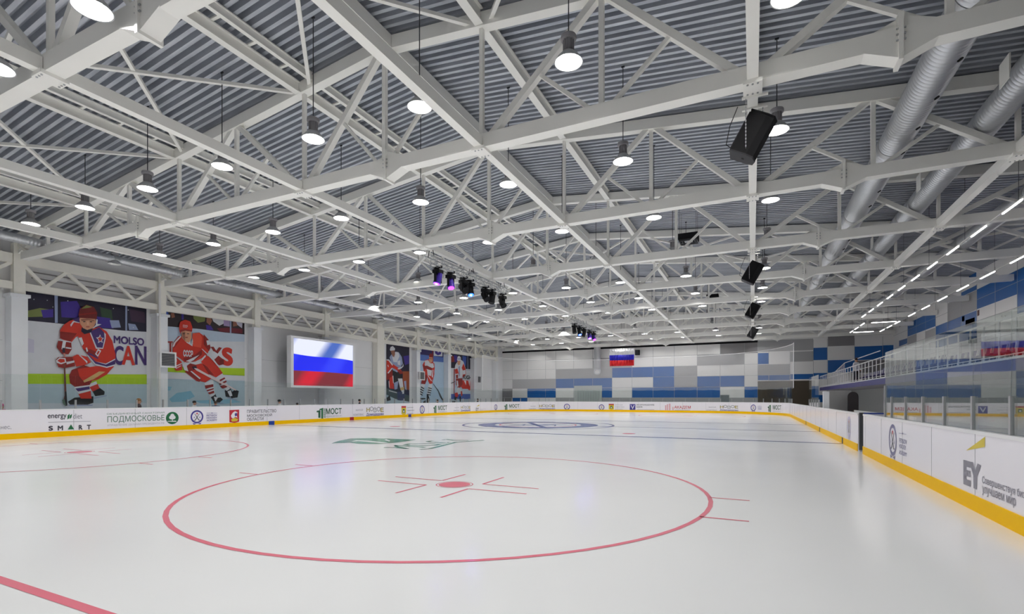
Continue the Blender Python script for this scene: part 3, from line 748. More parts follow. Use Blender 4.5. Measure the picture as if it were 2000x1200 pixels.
def at_s(s):
    import bisect
    i = max(0, min(len(SL) - 2, bisect.bisect_right(SL, s) - 1)); t = (s - SL[i]) / (SL[i + 1] - SL[i])
    a, b = PATH[i], PATH[i + 1]; n = Vector((a[2] + (b[2] - a[2]) * t, a[3] + (b[3] - a[3]) * t, 0)).normalized()
    return Vector((a[0] + (b[0] - a[0]) * t, a[1] + (b[1] - a[1]) * t, 0)), n
def s_of(u, side=None):   # where the sight line of photo column u meets the boards
    dx, dy = ray(u); best = None
    for i in range(len(PATH) - 1):
        a, b = PATH[i], PATH[i + 1]
        ca, cb = dx * a[1] - dy * a[0], dx * b[1] - dy * b[0]
        if ca == cb: continue
        t = ca / (ca - cb)
        if 0 <= t < 1:
            x, y = a[0] + (b[0] - a[0]) * t, a[1] + (b[1] - a[1]) * t
            if x * dx + y * dy > 0: return SL[i] + t * (SL[i + 1] - SL[i]), x, y
    return None
def sz(u, v):
    s, x, y = s_of(u); d = -SN * x + CS * y
    return s, EYE + d * (HORIZ - v) / F_PX
def s_right(y): return SL[-1] - (y - PATH[-1][1])
def s_left(y): return y - 4.0
def sweep(mb, s0, s1, o0, o1, z0, z1, m):
    ss = [s0] + [s for s in SL if s0 + 0.05 < s < s1 - 0.05] + [s1]; vs = []
    for s in ss:
        p, n = at_s(s)
        for o, z in ((o0, z0), (o1, z0), (o1, z1), (o0, z1)): vs.append(p + n * o + Vector((0, 0, z)))
    k = len(ss); fs = [(0, 1, 2, 3), (4 * k - 4, 4 * k - 1, 4 * k - 2, 4 * k - 3)]
    for i in range(k - 1):
        for j in range(4): fs.append((4 * i + j, 4 * i + (j + 1) % 4, 4 * i + 4 + (j + 1) % 4, 4 * i + 4 + j))
    return mb.add(vs, fs, m)
BH = 1.17
S_A, S_B, S_C = s_left(BYF - BR), s_right(BYF - BR), s_right(18.57)
RUNS = {}
def run(key, s0, s1, label, seam=2.4, blue=False):
    t = thing('dasher_boards', label, 'rink boards', tuple(at_s((s0 + s1) / 2)[0]), 'rink boards around the ice')
    off = t.location
    def B(name, fn, smooth=False):
        m = MB(); fn(m); m.v = [(p[0] - off.x, p[1] - off.y, p[2]) for p in m.v]; return m.build(name, t, smooth)
    B('panel', lambda m: sweep(m, s0, s1, 0.0, 0.1, 0.0, BH - 0.05, WHITE_BOARD))
    B('cap_rail', lambda m: sweep(m, s0, s1, -0.012, 0.13, BH - 0.05, BH, CAPRAIL))
    B('kick_plate', lambda m: sweep(m, s0, s1, -0.018, 0.0, 0.0, 0.225, YELLOW))
    def seams(m):
        s = s0 + 0.3
        while s < s1 - 0.2: sweep(m, s, s + 0.012, -0.003, 0.0, 0.225, BH - 0.05, SEAM); s += seam
    B('panel_joint', seams)
    if blue: B('sill_rail', lambda m: sweep(m, s0, s1, 0.1, 0.16, BH - 0.16, BH - 0.0, BLUEP))
    RUNS[key] = (t, s0, s1, B)
run('L', 0, S_A, 'long white advertising boards on the left side of the ice')
run('E', S_A, S_B, 'white advertising boards curving round the far end of the ice')
run('R', S_B, S_C, 'white boards on the right side of the ice beyond the open gate')
run('N', s_right(17.75), SL[-1], 'nearest white boards on the right, under the tall glass', 1.98, True)
def run_of(s):
    for k, (t, a, b, B) in RUNS.items():
        if a <= s <= b: return B
    return RUNS['R'][3]
# coloured marks on the kick plate where the lines meet the boards
for y, m, nm in ((21.4, mat('kick_blue', (30, 70, 170), 0.3), 'line_mark'), (28.2, mat('kick_red', (190, 30, 40), 0.3), 'line_mark'), (35.1, mat('kick_purple', (70, 60, 140), 0.3), 'line_mark')):
    RUNS['L'][3](nm, lambda q: sweep(q, s_left(y) - 0.2, s_left(y) + 0.2, -0.024, -0.016, 0.0, 0.226, m))
    RUNS['R'][3](nm, lambda q: sweep(q, s_right(y) - 0.1, s_right(y) + 0.1, -0.024, -0.016, 0.0, 0.226, DKGREY))

INK = mat('ink_dark', (62, 62, 74), 0.4, var=0); GREENI = mat('ink_green', (28, 110, 66), 0.4, var=0); SAGE = mat('ink_sage', (110, 140, 124), 0.4, var=0); PURPI = mat('ink_purple', (66, 60, 150), 0.4, var=0)
REDI = mat('ink_red', (196, 44, 62), 0.4, var=0); PINKI = mat('ink_pink', (226, 176, 186), 0.4, var=0); GREYI = mat('ink_grey', (140, 138, 150), 0.4, var=0); LGREYI = mat('ink_light_grey', (184, 182, 192), 0.4, var=0)
YELI = mat('ink_yellow', (222, 200, 60), 0.4, var=0); WHITEI = mat('ink_white', (240, 240, 244), 0.4, var=0); DGREEN = mat('ink_dark_green', (40, 92, 66), 0.4, var=0)
def place(mb, pts2, faces, m, lift):
    vs = []
    for s, z in pts2:
        p, n = at_s(s); vs.append(p - n * lift + Vector((0, 0, z)))
    mb.add(vs, faces, m)
class Decal:      # lettering and emblems printed on one stretch of board, in (distance along board, height)
    def __init__(s): s.mb = MB(); s.k = 0; s.s0 = None
    def lift(s): s.k += 1; return 0.003 + 0.0006 * s.k
    def text(s, txt, u0, u1, v0, v1, m, bold=0.0):
        a, zt = sz(u0, v0); b, _ = sz(u1, v0); zb = sz(u0, v1)[1]; V, Fc = glyphs(txt, bold); s.s0 = s.s0 or a
        place(s.mb, [(a + x * (b - a), zb + y * (zt - zb)) for x, y in V], Fc, m, s.lift()); return s
    def poly(s, pts, m):
        P = [sz(u, v) for u, v in pts]; s.s0 = s.s0 or P[0][0]
        place(s.mb, P, [tuple(t) for t in tessellate_polygon([[Vector((a, b, 0)) for a, b in P]])], m, s.lift()); return s
    def disc(s, u, v, rs, rz, m, n=28, inner=0.0):
        c, z = sz(u, v); s.s0 = s.s0 or c
        o = [(c + rs * math.cos(2 * PI * i / n), z + rz * math.sin(2 * PI * i / n)) for i in range(n)]
        if inner:
            q = [(c + rs * inner * math.cos(2 * PI * i / n), z + rz * inner * math.sin(2 * PI * i / n)) for i in range(n)]
            place(s.mb, o + q, [(i, (i + 1) % n, n + (i + 1) % n, n + i) for i in range(n)], m, s.lift())
        else: place(s.mb, o, [tuple(range(n))], m, s.lift())
        return s
    def loc(s, c, z, pts, m):       # polygon given in metres around (c, z)
        P = [(c + a, z + b) for a, b in pts]
        place(s.mb, P, [tuple(t) for t in tessellate_polygon([[Vector((a, b, 0)) for a, b in P]])], m, s.lift()); return s
    def done(s, name='lettering', label=None):
        B = run_of(s.s0); src = s.mb
        def fn(m): m.v, m.f, m.m, m.mats = src.v, src.f, src.m, src.mats
        o = B(name, fn)
        if label: o['label'] = label
        return o
def rect(c, z, a0, b0, a1, b1): return [(a0, b0), (a1, b0), (a1, b1), (a0, b1)]
Decal().text('бизнес,', -18, 22, 832, 841, GREYI).done('lettering', 'grey lettering')
D = Decal(); D.text('energy', 93, 130, 810.5, 821, INK, 0.015); D.text('diet', 142.5, 160.5, 808.5, 818.5, GREYI); D.poly([(131.5, 820), (132, 812), (136, 808.5), (135.5, 817)], GREENI); D.poly([(136, 819), (136.5, 812), (140.5, 809), (139.5, 816)], GREENI)
D.poly([(94, 825), (177, 823), (177, 823.7), (94, 825.7)], GREYI)
for ch, a, b in (('S', 94.5, 103.5), ('M', 112.5, 123), ('R', 153.5, 161), ('T', 169.5, 177.5)): D.text(ch, a, b, 832.5 - (a - 94) * 0.03, 842 - (a - 94) * 0.035, INK, 0.05)
D.poly([(132, 839.5), (138.5, 829.5), (144.5, 839)], GREENI); D.done('advert', 'energy diet smart advert')
D = Decal(); D.text('ОБЪЕДИНЕННЫЙ САНАТОРИЙ', 208.5, 321, 806.5, 811.5, SAGE); D.text('ПОДМОСКОВЬЕ', 209.5, 321, 813.5, 828, SAGE, 0.01); D.text('УПРАВЛЕНИЕ ДЕЛАМИ ПРЕЗИДЕНТА РФ', 209.5, 321, 829.5, 834, LGREYI)
D.disc(336.5, 817, 0.31, 0.31, GREENI); c, z = sz(336.5, 817)
for dx, dz, r in ((0, 0.12, 0.1), (-0.07, 0.03, 0.09), (0.07, 0.03, 0.09), (0, 0.02, 0.1)): D.loc(c, z, [(dx + r * math.cos(k * PI / 6), dz + r * math.sin(k * PI / 6)) for k in range(12)], WHITEI)
D.loc(c, z, [(-0.015, -0.16), (0.015, -0.16), (0.015, 0.0), (-0.015, 0.0)], WHITEI); D.loc(c, z, [(-0.26, -0.17), (0.2, -0.2), (0.18, -0.14), (-0.2, -0.14)], WHITEI); D.done('advert', 'green sanatorium advert with tree disc')
def fha(u, v, r, m=PURPI, words=None, ww=None):
    D = Decal(); D.disc(u, v, r, r * 1.02, m, inner=0.76); c, z = sz(u, v)
    for s in (-1, 1):
        D.loc(c, z, [(s * -0.42 * r, 0.5 * r), (s * -0.34 * r, 0.5 * r), (s * 0.34 * r, -0.5 * r), (s * 0.5 * r, -0.5 * r), (s * 0.5 * r, -0.58 * r), (s * 0.24 * r, -0.58 * r)], INK)
        D.loc(c, z, [(s * 0.5 * r, -0.2 * r), (s * 0.36 * r, -0.2 * r), (s * 0.43 * r, 0.12 * r)], m)
        D.loc(c, z, [(s * 0.1 * r, -1.08 * r), (s * 0.7 * r, -0.95 * r), (s * 0.5 * r, -1.2 * r)], m)
    D.loc(c, z, [((0.2 if k % 2 == 0 else 0.09) * r * math.sin(k * PI / 5), 0.5 * r + (0.2 if k % 2 == 0 else 0.09) * r * math.cos(k * PI / 5)) for k in range(10)], REDI)
    if words:
        u0, u1, v0, v1 = words; h = (v1 - v0) / 3.6
        for i, tx in enumerate(('FETISOV', 'HOCKEY', 'ACADEMY')): D.text(tx, u0, u1, v0 + (i + 0.6) * h * 1.0 + h * 0.15, v0 + (i + 0.6) * h + h * 0.85, m, 0.01)
        um = (u0 + u1) / 2; hh = h * 0.1
        D.poly([(u0, v0), (u1, v0), (u1, v0 + hh), (u0, v0 + hh)], m); c2, z2 = sz(um, v0 + hh / 2); q = (sz(um, v0)[1] - sz(um, v0 + h)[1]) * 0.25
        D.loc(c2, z2, [(-q, 0), (0, q), (q, 0), (0, -q)], m)
    D.done('emblem', 'round crossed-sticks hockey emblem'); return D
fha(384.7, 814.5, 0.34, PURPI, (403.5, 424, 807, 824))
D = Decal(); D.poly([(447.8, 801.5), (467, 800.5), (467, 824), (458, 826.5), (448, 825)], REDI); D.poly([(451, 812), (455, 806), (459, 803.5), (464, 806), (461, 811), (464, 816), (459, 815), (455, 818), (452, 816)], WHITEI); D.poly([(451, 820), (458, 816.5), (465, 819), (463, 823), (453, 824)], YELI); D.poly([(458, 809), (462, 806), (463, 812), (459, 814)], PURPI); D.done('emblem', 'red coat of arms')
D = Decal(); D.text('ПРАВИТЕЛЬСТВО', 482.5, 539.5, 801, 807.5, INK, 0.008); D.text('МОСКОВСКОЙ', 482.5, 531, 808.8, 815, INK, 0.008); D.text('ОБЛАСТИ', 482.5, 514.5, 816.5, 822.5, INK, 0.008); D.done()
def most(u0, u1, v0, v1, t0, t1, tv0, tv1, sub=True):
    D = Decal(); w_ = u1 - u0; h = v1 - v0
    D.poly([(u0, v0 + h * .28), (u0 + w_ * .42, v0 + h * .22), (u0 + w_ * .42, v0 + h * .95), (u0 + w_ * .18, v0 + h * .92), (u0 + w_ * .18, v0 + h * .42), (u0, v0 + h * .42)], DGREEN)
    D.poly([(u0 + w_ * .3, v0 + h * .12), (u0 + w_ * .72, v0), (u0 + w_ * .72, v0 + h), (u0 + w_ * .5, v0 + h * .98), (u0 + w_ * .5, v0 + h * .2), (u0 + w_ * .3, v0 + h * .22)], GREENI)
    if w_ > 12:
        for k in range(8): vv = v0 + h * (0.08 + 0.11 * k); D.poly([(u0 + w_ * .76, vv), (u0 + w_, vv - 0.1), (u0 + w_, vv + h * .05), (u0 + w_ * .76, vv + h * .05)], GREENI)
    D.text('МОСТ', t0, t1, tv0, tv1, DGREEN, 0.022)
    if sub: D.text('МЕДИАКОМПЛЕКС №1', t0, t1, tv1 + (tv1 - tv0) * .2, tv1 + (tv1 - tv0) * .5, LGREYI)
    D.done('advert', 'green MOCT advert')
def newdom(u0, u1, a0, a1, v0, v1):
    D = Decal(); h = v1 - v0
    D.text('ЖИЛОЙ', u0 + (u1 - u0) * .2, u1 - (u1 - u0) * .1, v0 + h * .2, v0 + h * .42, GREYI); D.text('КОМПЛЕКС', u0, u1, v0 + h * .72, v0 + h * .94, GREYI)
    n = 5; cols = (YELI, PURPI, REDI, DGREEN, YELI)
    for i, ch in enumerate('НОВОЕ'):
        c0 = a0 + (a1 - a0) * (i + 0.05) / n; c1 = a0 + (a1 - a0) * (i + 0.95) / n; dy = (0.06, -0.03, 0.08, 0.0, 0.07)[i] * h
        D.text(ch, c0, c1, v0 + dy, v0 + h * .46 + dy, INK, 0.03); D.text(ch, c0 + (c1 - c0) * .1, c1 - (c1 - c0) * .1, v0 + dy + h * .05, v0 + h * .41 + dy, (WHITEI, YELI)[i in (0, 4)], 0.0)
    D.text('Домодедово', a0, a1, v0 + h * .64, v1, PURPI, 0.015); D.done('advert', 'residential complex advert')
def city(u0, u1, v0, v1, t0, t1):
    D = Decal(); h = v1 - v0
    D.poly([(u0, v0), (u1, v0), (u1, v1 - h * .12), ((u0 + u1) / 2, v1), (u0, v1 - h * .12)], YELI); D.poly([(u0, v0), (u1, v0), (u1, v0 + h * .2), (u0, v0 + h * .2)], REDI)
    um = (u0 + u1) / 2; q = (u1 - u0) * .2
    D.poly([(um - q, v0 + h * .35), (um + q, v0 + h * .35), (um + q * 1.3, v0 + h * .75), (um - q * 1.3, v0 + h * .75)], DGREEN); D.poly([(um - q * .6, v0 + h * .5), (um + q * .6, v0 + h * .5), (um + q * .5, v0 + h * .7), (um - q * .5, v0 + h * .7)], WHITEI)
    for i, tx in enumerate(('Администрация', 'городского округа', 'Домодедово')): D.text(tx, t0, t1 if i == 1 else t0 + (t1 - t0) * .85, v0 + h * (.1 + .34 * i), v0 + h * (.26 + .34 * i), GREYI)
    D.done('emblem', 'yellow and red town emblem with lettering')
most(618.5, 636, 797, 818, 636.5, 667, 798, 810); newdom(690.5, 710.5, 715.5, 749.5, 795.5, 814); city(784, 793, 793.5, 811, 795, 809)
fha(824.5, 800.5, 0.36, PURPI); most(846.5, 854.5, 792, 808, 855.5, 873, 792.5, 802); newdom(886, 897, 900, 919, 793, 804.5)
D = Decal(); D.text('EY', 929.5, 935, 797, 803, INK, 0.02); D.text('Совершенствуя бизнес', 936, 949, 799, 801, LGREYI); D.text('улучшаем мир', 936, 943, 801.5, 803.5, LGREYI); D.poly([(930, 794.5), (936, 790.5), (936, 793.2)], YELI); D.done('advert', 'EY advert with yellow wedge')
fha(968.3, 795.7, 0.3, PURPI); most(985, 993, 789.5, 802, 994.5, 1014.5, 790, 797); newdom(1033.5, 1047, 1053, 1084, 790.5, 801)
fha(1107.3, 795, 0.36, PURPI); fha(1175, 796, 0.33, PURPI); city(1189, 1199, 789.3, 801.3, 1201, 1219)
D = Decal(); D.poly([(1230, 789.8), (1241, 789.8), (1241, 801), (1230, 801)], PURPI); D.text('V', 1231.5, 1239.5, 791.5, 799.5, WHITEI, 0.01); D.text('ВОЗРОЖДЕНИЕ', 1243.5, 1278, 789.8, 792.8, INK, 0.01); D.text('БАНК', 1243.5, 1255, 793.8, 796.6, INK, 0.01); D.poly([(1243.5, 800), (1278, 800.3), (1278, 801), (1243.5, 800.6)], LGREYI); D.done('advert', 'purple V bank advert')
D = Decal()
for a, b, t_ in ((1299, 1301.5, 792), (1302.5, 1305, 790), (1306.5, 1309.5, 789), (1313.5, 1315.5, 795)): D.poly([(a, t_), (b, t_), (b, 801.5), (a, 801.5)], PINKI)
D.text('АКАДЕМ', 1317, 1349, 793, 799.5, REDI, 0.015); D.poly([(1318, 801), (1348, 801), (1348, 801.8), (1318, 801.8)], LGREYI); D.done('advert', 'red lettered advert with pink bars')
newdom(1380, 1400, 1406, 1442, 792, 803.5); fha(1471.5, 797, 0.32, PURPI, (1480, 1488, 793, 801)); most(1499.5, 1508, 791, 805.5, 1509.5, 1526, 791.5, 800.5)
fha(1658.5, 834, 0.34, mat('ink_faint_violet', (186, 182, 214), 0.4, var=0))
NEARP = mat('ink_mid_violet', (122, 120, 158), 0.4, var=0)
D = fha(1743.7, 860, 0.36, NEARP)
D = Decal()
for tx, a, b in (('FETISOV', 856, 864.5), ('HOCKEY', 867, 875), ('ACADEMY', 879.5, 887.5)): D.text(tx, 1756.5, 1771.5 if tx != 'HOCKEY' else 1770, a, b, NEARP, 0.012)
D.poly([(1756, 846.4), (1771, 848.2), (1771, 849), (1756, 847.2)], NEARP); D.poly([(1762, 846.9), (1763.3, 845), (1764.6, 847.2), (1763.3, 849.6)], NEARP); D.done()
D = Decal(); D.text('EY', 1882, 1917, 897.5, 946, GREYI, 0.075); D.poly([(1887.5, 880.5), (1924.5, 853.5), (1924, 873.5)], YELI); D.text('Совершенствуя бизнес,', 1919, 2024, 930, 947.5, GREYI, 0.01); D.text('улучшаем мир', 1919, 1985, 949, 967, GREYI, 0.01); D.done('advert', 'large grey EY advert with yellow wedge')

# ================================================================= GLASS SHIELDS AND NET
def shield(key, s0, s1, label, wpane, ztop, post=1.55, posts=True, o_=0.05, thick=0.012):
    t = thing('glass_shield', label, 'glass shield', tuple(at_s((s0 + s1) / 2)[0]), 'glass shields on the boards'); off = t.location
    n = max(1, round((s1 - s0) / wpane)); st = (s1 - s0) / n
    def B(name, fn):
        m = MB(); fn(m); m.v = [(p[0] - off.x, p[1] - off.y, p[2]) for p in m.v]; return m.build(name, t)
    for i in range(n):
        a, b = s0 + i * st + 0.012, s0 + (i + 1) * st - 0.012
        B('pane', lambda m: sweep(m, a, b, o_, o_ + thick, BH + 0.002, ztop, GLASS))
    if posts:
        for i in range(n + 1):
            s = min(max(s0 + i * st, s0 + 0.03), s1 - 0.03)
            B('post', lambda m: sweep(m, s - 0.025, s + 0.025, o_ - 0.02, o_ + 0.05, BH, post, ALU))
shield('L', s_left(5.6), s_left(44.0), 'low glass shield along the left boards in front of the murals', 1.2, 2.58)
shield('E', s_left(44.0) + 0.01, s_right(48.4), 'glass shield curving round the far end boards', 1.2, 2.55)
shield('P', s_right(34.0), s_right(29.3), 'short glass shield on the right boards by the stand', 1.17, 2.8)
# near right shield: joints surveyed one by one
t = thing('glass_shield', 'tall near glass shield on the right boards mirroring the hall', 'glass shield', (BXR + 0.05, 11, 0), 'glass shields on the boards')
JY = [15.3, 14.65, 13.45, 12.22, 11.02, 9.77, 8.53, 7.3, 6.1]
for a, b in zip(JY, JY[1:]):
    m = MB(); m.span((0.0, b + 0.01 - 11, BH + 0.002), (0.014, a - 0.01 - 11, 2.77), GLASS2); m.build('pane', t)
for y in JY:
    m = MB(); m.span((-0.02, y - 0.03 - 11, BH), (0.05, y + 0.03 - 11, 1.67 if y < 15 else 1.95), ALU); m.build('post', t)
# net behind the far end
m = MB(); s0, s1 = s_left(48.5), s_right(49.9); n = 90; vs = []
for i in range(n + 1):
    s = s0 + (s1 - s0) * i / n; p, nn = at_s(s); f_ = i / n
    top = 6.3 - 0.22 * math.sin(PI * f_) + 0.1 * f_; w_ = 0.03 * math.sin(i * 1.3)
    for j in range(7): vs.append(p + nn * (0.3 + w_ * (1 - j / 6)) + Vector((0, 0, 2.45 + 0.04 * math.sin(i * 1.7) * (j == 0) + (top - 2.45) * j / 6)))
fs = [(i * 7 + j, (i + 1) * 7 + j, (i + 1) * 7 + j + 1, i * 7 + j + 1) for i in range(n) for j in range(6)]
m.add(vs, fs, NET)
t = thing('safety_net', 'sheer white safety net hung above the far end glass', 'net')
m.build('net_mesh', t)
r = MB()
for i in range(n): r.cyl(vs[i * 7 + 6], vs[(i + 1) * 7 + 6], 0.025, CAPRAIL, 5, cap=False)
r.build('top_rope', t)
r = MB()
for i in (0, n): r.cyl(vs[i * 7], vs[i * 7 + 6], 0.03, CAPRAIL, 5)
r.build('edge_rope', t)

# ================================================================= SCREEN, FLAG, WALL HEATERS
def screen_mat(name, c1, c2, s):
    m = bpy.data.materials.new(name); m.use_nodes = True; nt = m.node_tree; b = nt.nodes['Principled BSDF']
    tc = nt.nodes.new('ShaderNodeTexCoord'); mp = nt.nodes.new('ShaderNodeMapping'); mp.inputs['Rotation'].default_value = (math.radians(38), 0, 0)
    w = nt.nodes.new('ShaderNodeTexWave'); w.bands_direction = 'Y'; w.inputs['Scale'].default_value = 0.09; w.inputs['Distortion'].default_value = 0.6; w.inputs['Phase Offset'].default_value = s
    r = nt.nodes.new('ShaderNodeValToRGB'); r.color_ramp.elements[0].color = rgb(c2); r.color_ramp.elements[1].color = rgb(c1); r.color_ramp.elements[0].position = 0.05; r.color_ramp.elements[1].position = 0.5
    nt.links.new(tc.outputs['Object'], mp.inputs[0]); nt.links.new(mp.outputs[0], w.inputs['Vector']); nt.links.new(w.outputs['Fac'], r.inputs[0])
    nt.links.new(r.outputs[0], b.inputs['Emission Color']); b.inputs['Emission Strength'].default_value = 1.0; b.inputs['Base Color'].default_value = (0.02, 0.02, 0.02, 1); b.inputs['Roughness'].default_value = 0.35
    return m
SX = -28.3
t = thing('video_screen', 'big white framed video screen showing a white, blue and red flag', 'screen', (SX, 27.55, 2.34), None)
y0, y1, H = -3.06, 3.08, 3.55
m = MB(); e = 0.22
m.span((-0.4, y0, 0), (0, y0 + e, H), CAPRAIL); m.span((-0.4, y1 - e, 0), (0, y1, H), CAPRAIL); m.span((-0.4, y0 + e, 0), (0, y1 - e, e * .7), CAPRAIL); m.span((-0.4, y0 + e, H - e * .7), (0, y1 - e, H), CAPRAIL); m.span((-0.4, y0 + e, e * .7), (-0.08, y1 - e, H - e * .7), BLACK); m.build('frame', t)
m = MB(); za, zb = e * .7, H - e * .7; ya, yb = y0 + e, y1 - e; hh = zb - za
S1 = screen_mat('screen_white', (232, 236, 255), (70, 104, 190), 2.2); S2 = screen_mat('screen_blue', (10, 30, 240), (40, 60, 250), 0.6); S3 = screen_mat('screen_red', (120, 30, 44), (206, 8, 44), 2.6)
N = 24
def wv(f, base, amp): return za + hh * (base + amp * math.sin(PI * (f * 1.0 + 0.25)))
def band(lo, hi, mm):
    vs = []
    for i in range(N + 1):
        f_ = i / N; y = ya + (yb - ya) * f_; vs += [(-0.06, y, lo(f_)), (-0.06, y, hi(f_))]
    m.add(vs, [(2 * i, 2 * i + 2, 2 * i + 3, 2 * i + 1) for i in range(N)], mm)
L1 = lambda f_: za + hh * (0.315 - 0.012 * f_ + 0.01 * math.sin(PI * f_)); L2 = lambda f_: za + hh * (0.67 - 0.04 * f_ - 0.012 * math.sin(2 * PI * f_))
band(lambda f_: za, L1, S3); band(L1, L2, S2); band(L2, lambda f_: zb, S1); m.build('picture', t)
m = MB(); m.span((-1.1, 1.1, 2.5), (-0.4, 1.4, 3.3), DKGREY); m.build('bracket', t)

t = thing('flag', 'white, blue and red flag hung high on the far panelled wall', 'flag', (0, 0, 0))
FY = 57.6; A, B = on_y(1190, 683, FY), on_y(1239, 714.5, FY); n = 40; m = MB()
zs = [A.z, A.z - (A.z - B.z) * 0.35, A.z - (A.z - B.z) * 0.66, B.z]
for k, mm in enumerate((FLAGW, FLAGB, FLAGR)):
    vs = []
    for i in range(n + 1):
        f_ = i / n; x = A.x + (B.x - A.x) * f_
        for z, q in ((zs[k], k), (zs[k + 1], k + 1)):
            sh = 0.05 * q / 3; vs.append((x + sh * (0.5 - f_) * 2, FY + (0.015 + 0.02 * q) * math.sin(f_ * 62 + 0.4 * q), z))
    m.add(vs, [(2 * i, 2 * i + 1, 2 * i + 3, 2 * i + 2) for i in range(n)], mm)
fl = m.build('cloth', t, True); md = fl.modifiers.new('thickness', 'SOLIDIFY'); md.thickness = 0.004
m = MB(); m.cyl((A.x - 0.08, FY, A.z), (B.x + 0.08, FY, A.z), 0.025, CAPRAIL, 8); m.build('rod', t)
for x in (A.x + 0.3, B.x - 0.3):
    m = MB(); m.cyl((x, FY, A.z), (x, FY, deck_z(x)), 0.006, ROD, 5); m.build('hanger', t)

def wall_heater(y, z, label, s=1.2):
    t = thing('wall_heater', label, 'heater', (-29.4, y, z), 'grilled heaters on the columns')
    m = MB(); m.span((0.0, -0.3 * s, -0.32 * s), (0.28, 0.3 * s, 0.32 * s), CAPRAIL); m.build('casing', t)
    m = MB(); m.span((0.28, -0.36 * s, -0.36 * s), (0.31, 0.36 * s, -0.29 * s), CAPRAIL); m.span((0.28, -0.36 * s, 0.29 * s), (0.31, 0.36 * s, 0.36 * s), CAPRAIL); m.span((0.28, -0.36 * s, -0.29 * s), (0.31, -0.29 * s, 0.29 * s), CAPRAIL); m.span((0.28, 0.29 * s, -0.29 * s), (0.31, 0.36 * s, 0.29 * s), CAPRAIL); m.build('frame', t)
    m = MB(); m.span((0.28, -0.29 * s, -0.29 * s), (0.285, 0.29 * s, 0.29 * s), DKGREY)
    for k in range(8): m.box((0.297, 0, (-0.255 + 0.073 * k) * s), (0.02, 0.58 * s, 0.02), PANELG, Matrix.Rotation(0.5, 3, 'Y'))
    m.build('grille', t)
wall_heater(16.98, 3.74, 'white framed heater grille on the column between the two big murals')
wall_heater(40.7, 3.78, 'white framed heater grille on the column left of the white-shirted skater mural')
wall_heater(52.1, 3.78, 'white framed heater grille on the last column before the far wall')

# ================================================================= MURALS (flat printed posters on the left wall)
MX = -29.95
m = MB(); m.cyl((-29.33, 16.66, 0), (-29.33, 16.66, 7.9), 0.055, PANELW, 10); m.span((-29.4, 16.62, 5.0), (-29.33, 16.7, 5.05), PANELW)
o = m.build('drain_pipe', None, True); tag(o, 'thin white drain pipe running down the column between the two big murals', 'pipe')
class Mural:
    def __init__(s, label, corners, sub):
        s.t = thing('mural', label, 'mural', (0, 0, 0), 'hockey murals on the left wall'); s.mb = MB(); s.k = 0
        s.ya = on_x(corners[0], 700, MX).y; s.yb = on_x(corners[1], 700, MX).y
        b = MB(); b.span((MX - 0.04, s.ya, 0.6), (MX - 0.002, s.yb, sub), CAPRAIL); b.build('backing', s.t)
    def p(s, pts, m, f=None):
        s.k += 1; P = [on_x(*(f(a, b) if f else (a, b)), MX) for a, b in pts]
        for q in P: q.x += 0.0012 * s.k; q.y = min(max(q.y, s.ya), s.yb); q.z = min(q.z, 6.62)
        s.mb.flat(P, m); return s
    def text(s, txt, u0, u1, v0, v1, m, bold=0.0):
        s.k += 1; A = on_x(u0, v0, MX); B = on_x(u1, v0, MX); zb = on_x(u0, v1, MX).z; V, Fc = glyphs(txt, bold)
        s.mb.add([(MX + 0.0012 * s.k, A.y + x * (B.y - A.y), zb + y * (A.z - zb)) for x, y in V], Fc, m); return s
    def done(s): s.mb.build('print', s.t)
def K(n, c): return mat('print_' + n, c, 0.5, var=0.05, scale=3)
NAVY, DPUR, PW, PICE, LIME = K('navy', (24, 20, 46)), K('purple', (66, 42, 110)), K('white', (214, 216, 222)), K('ice', (176, 196, 208)), K('lime', (172, 206, 30))
PR, PDR, PLR, SKIN, HELM, PBLK, PPOST, POLV, TAN = K('red', (200, 46, 28)), K('deep_red', (140, 28, 22)), K('light_red', (222, 74, 50)), K('skin', (208, 150, 118)), K('maroon', (112, 22, 20)), K('black', (22, 24, 28)), K('post', (150, 162, 196)), K('olive', (120, 130, 70)), K('tan', (202, 168, 110))
PVIO, PBL, PCY, PSK = K('violet', (60, 40, 140)), K('blue', (54, 84, 170)), K('sky', (130, 182, 206)), K('skin_shade', (150, 98, 78))
# -- first mural
M = Mural('large mural of a crouching red-shirted hockey player, leftmost on the wall', (50.5, 286), 6.6)
M.p([(40, 560), (290, 600), (290, 810), (40, 810)], PW)
M.p([(40, 560), (290, 600), (290, 649), (240, 646), (190, 641), (112, 632), (40, 625)], NAVY)
for pts, m in [([(50, 608), (78, 602), (98, 605), (100, 618), (50, 620)], POLV), ([(80, 606), (104, 604), (104, 620), (84, 621)], PVIO), ([(118, 590), (150, 588), (160, 605), (150, 622), (120, 620)], PVIO), ([(195, 600), (218, 606), (220, 628), (200, 630)], K('dark_green', (46, 70, 50))), ([(185, 618), (215, 622), (222, 642), (186, 640)], PVIO), ([(214, 626), (232, 626), (236, 640), (218, 641)], PPOST), ([(250, 632), (264, 634), (270, 645), (252, 645)], PPOST), ([(252, 604), (282, 610), (284, 632), (256, 628)], K('dark_plum', (58, 36, 60))), ([(106, 566), (112.5, 567), (112.5, 631), (107, 631)], PPOST), ([(244.5, 590), (248, 590), (248, 646), (244.5, 646)], PPOST)]: M.p(pts, m)
for u, v in ((66, 585), (92, 587), (103, 600), (221, 603), (250, 606), (229, 594), (132, 588), (260, 640)):
    M.p([(u - .8, v - .8), (u + .8, v - .8), (u + .8, v + .8), (u - .8, v + .8)], PW)
M.p([(50, 660), (66, 664), (66, 690), (50, 688)], K('pale_violet', (200, 198, 216)))
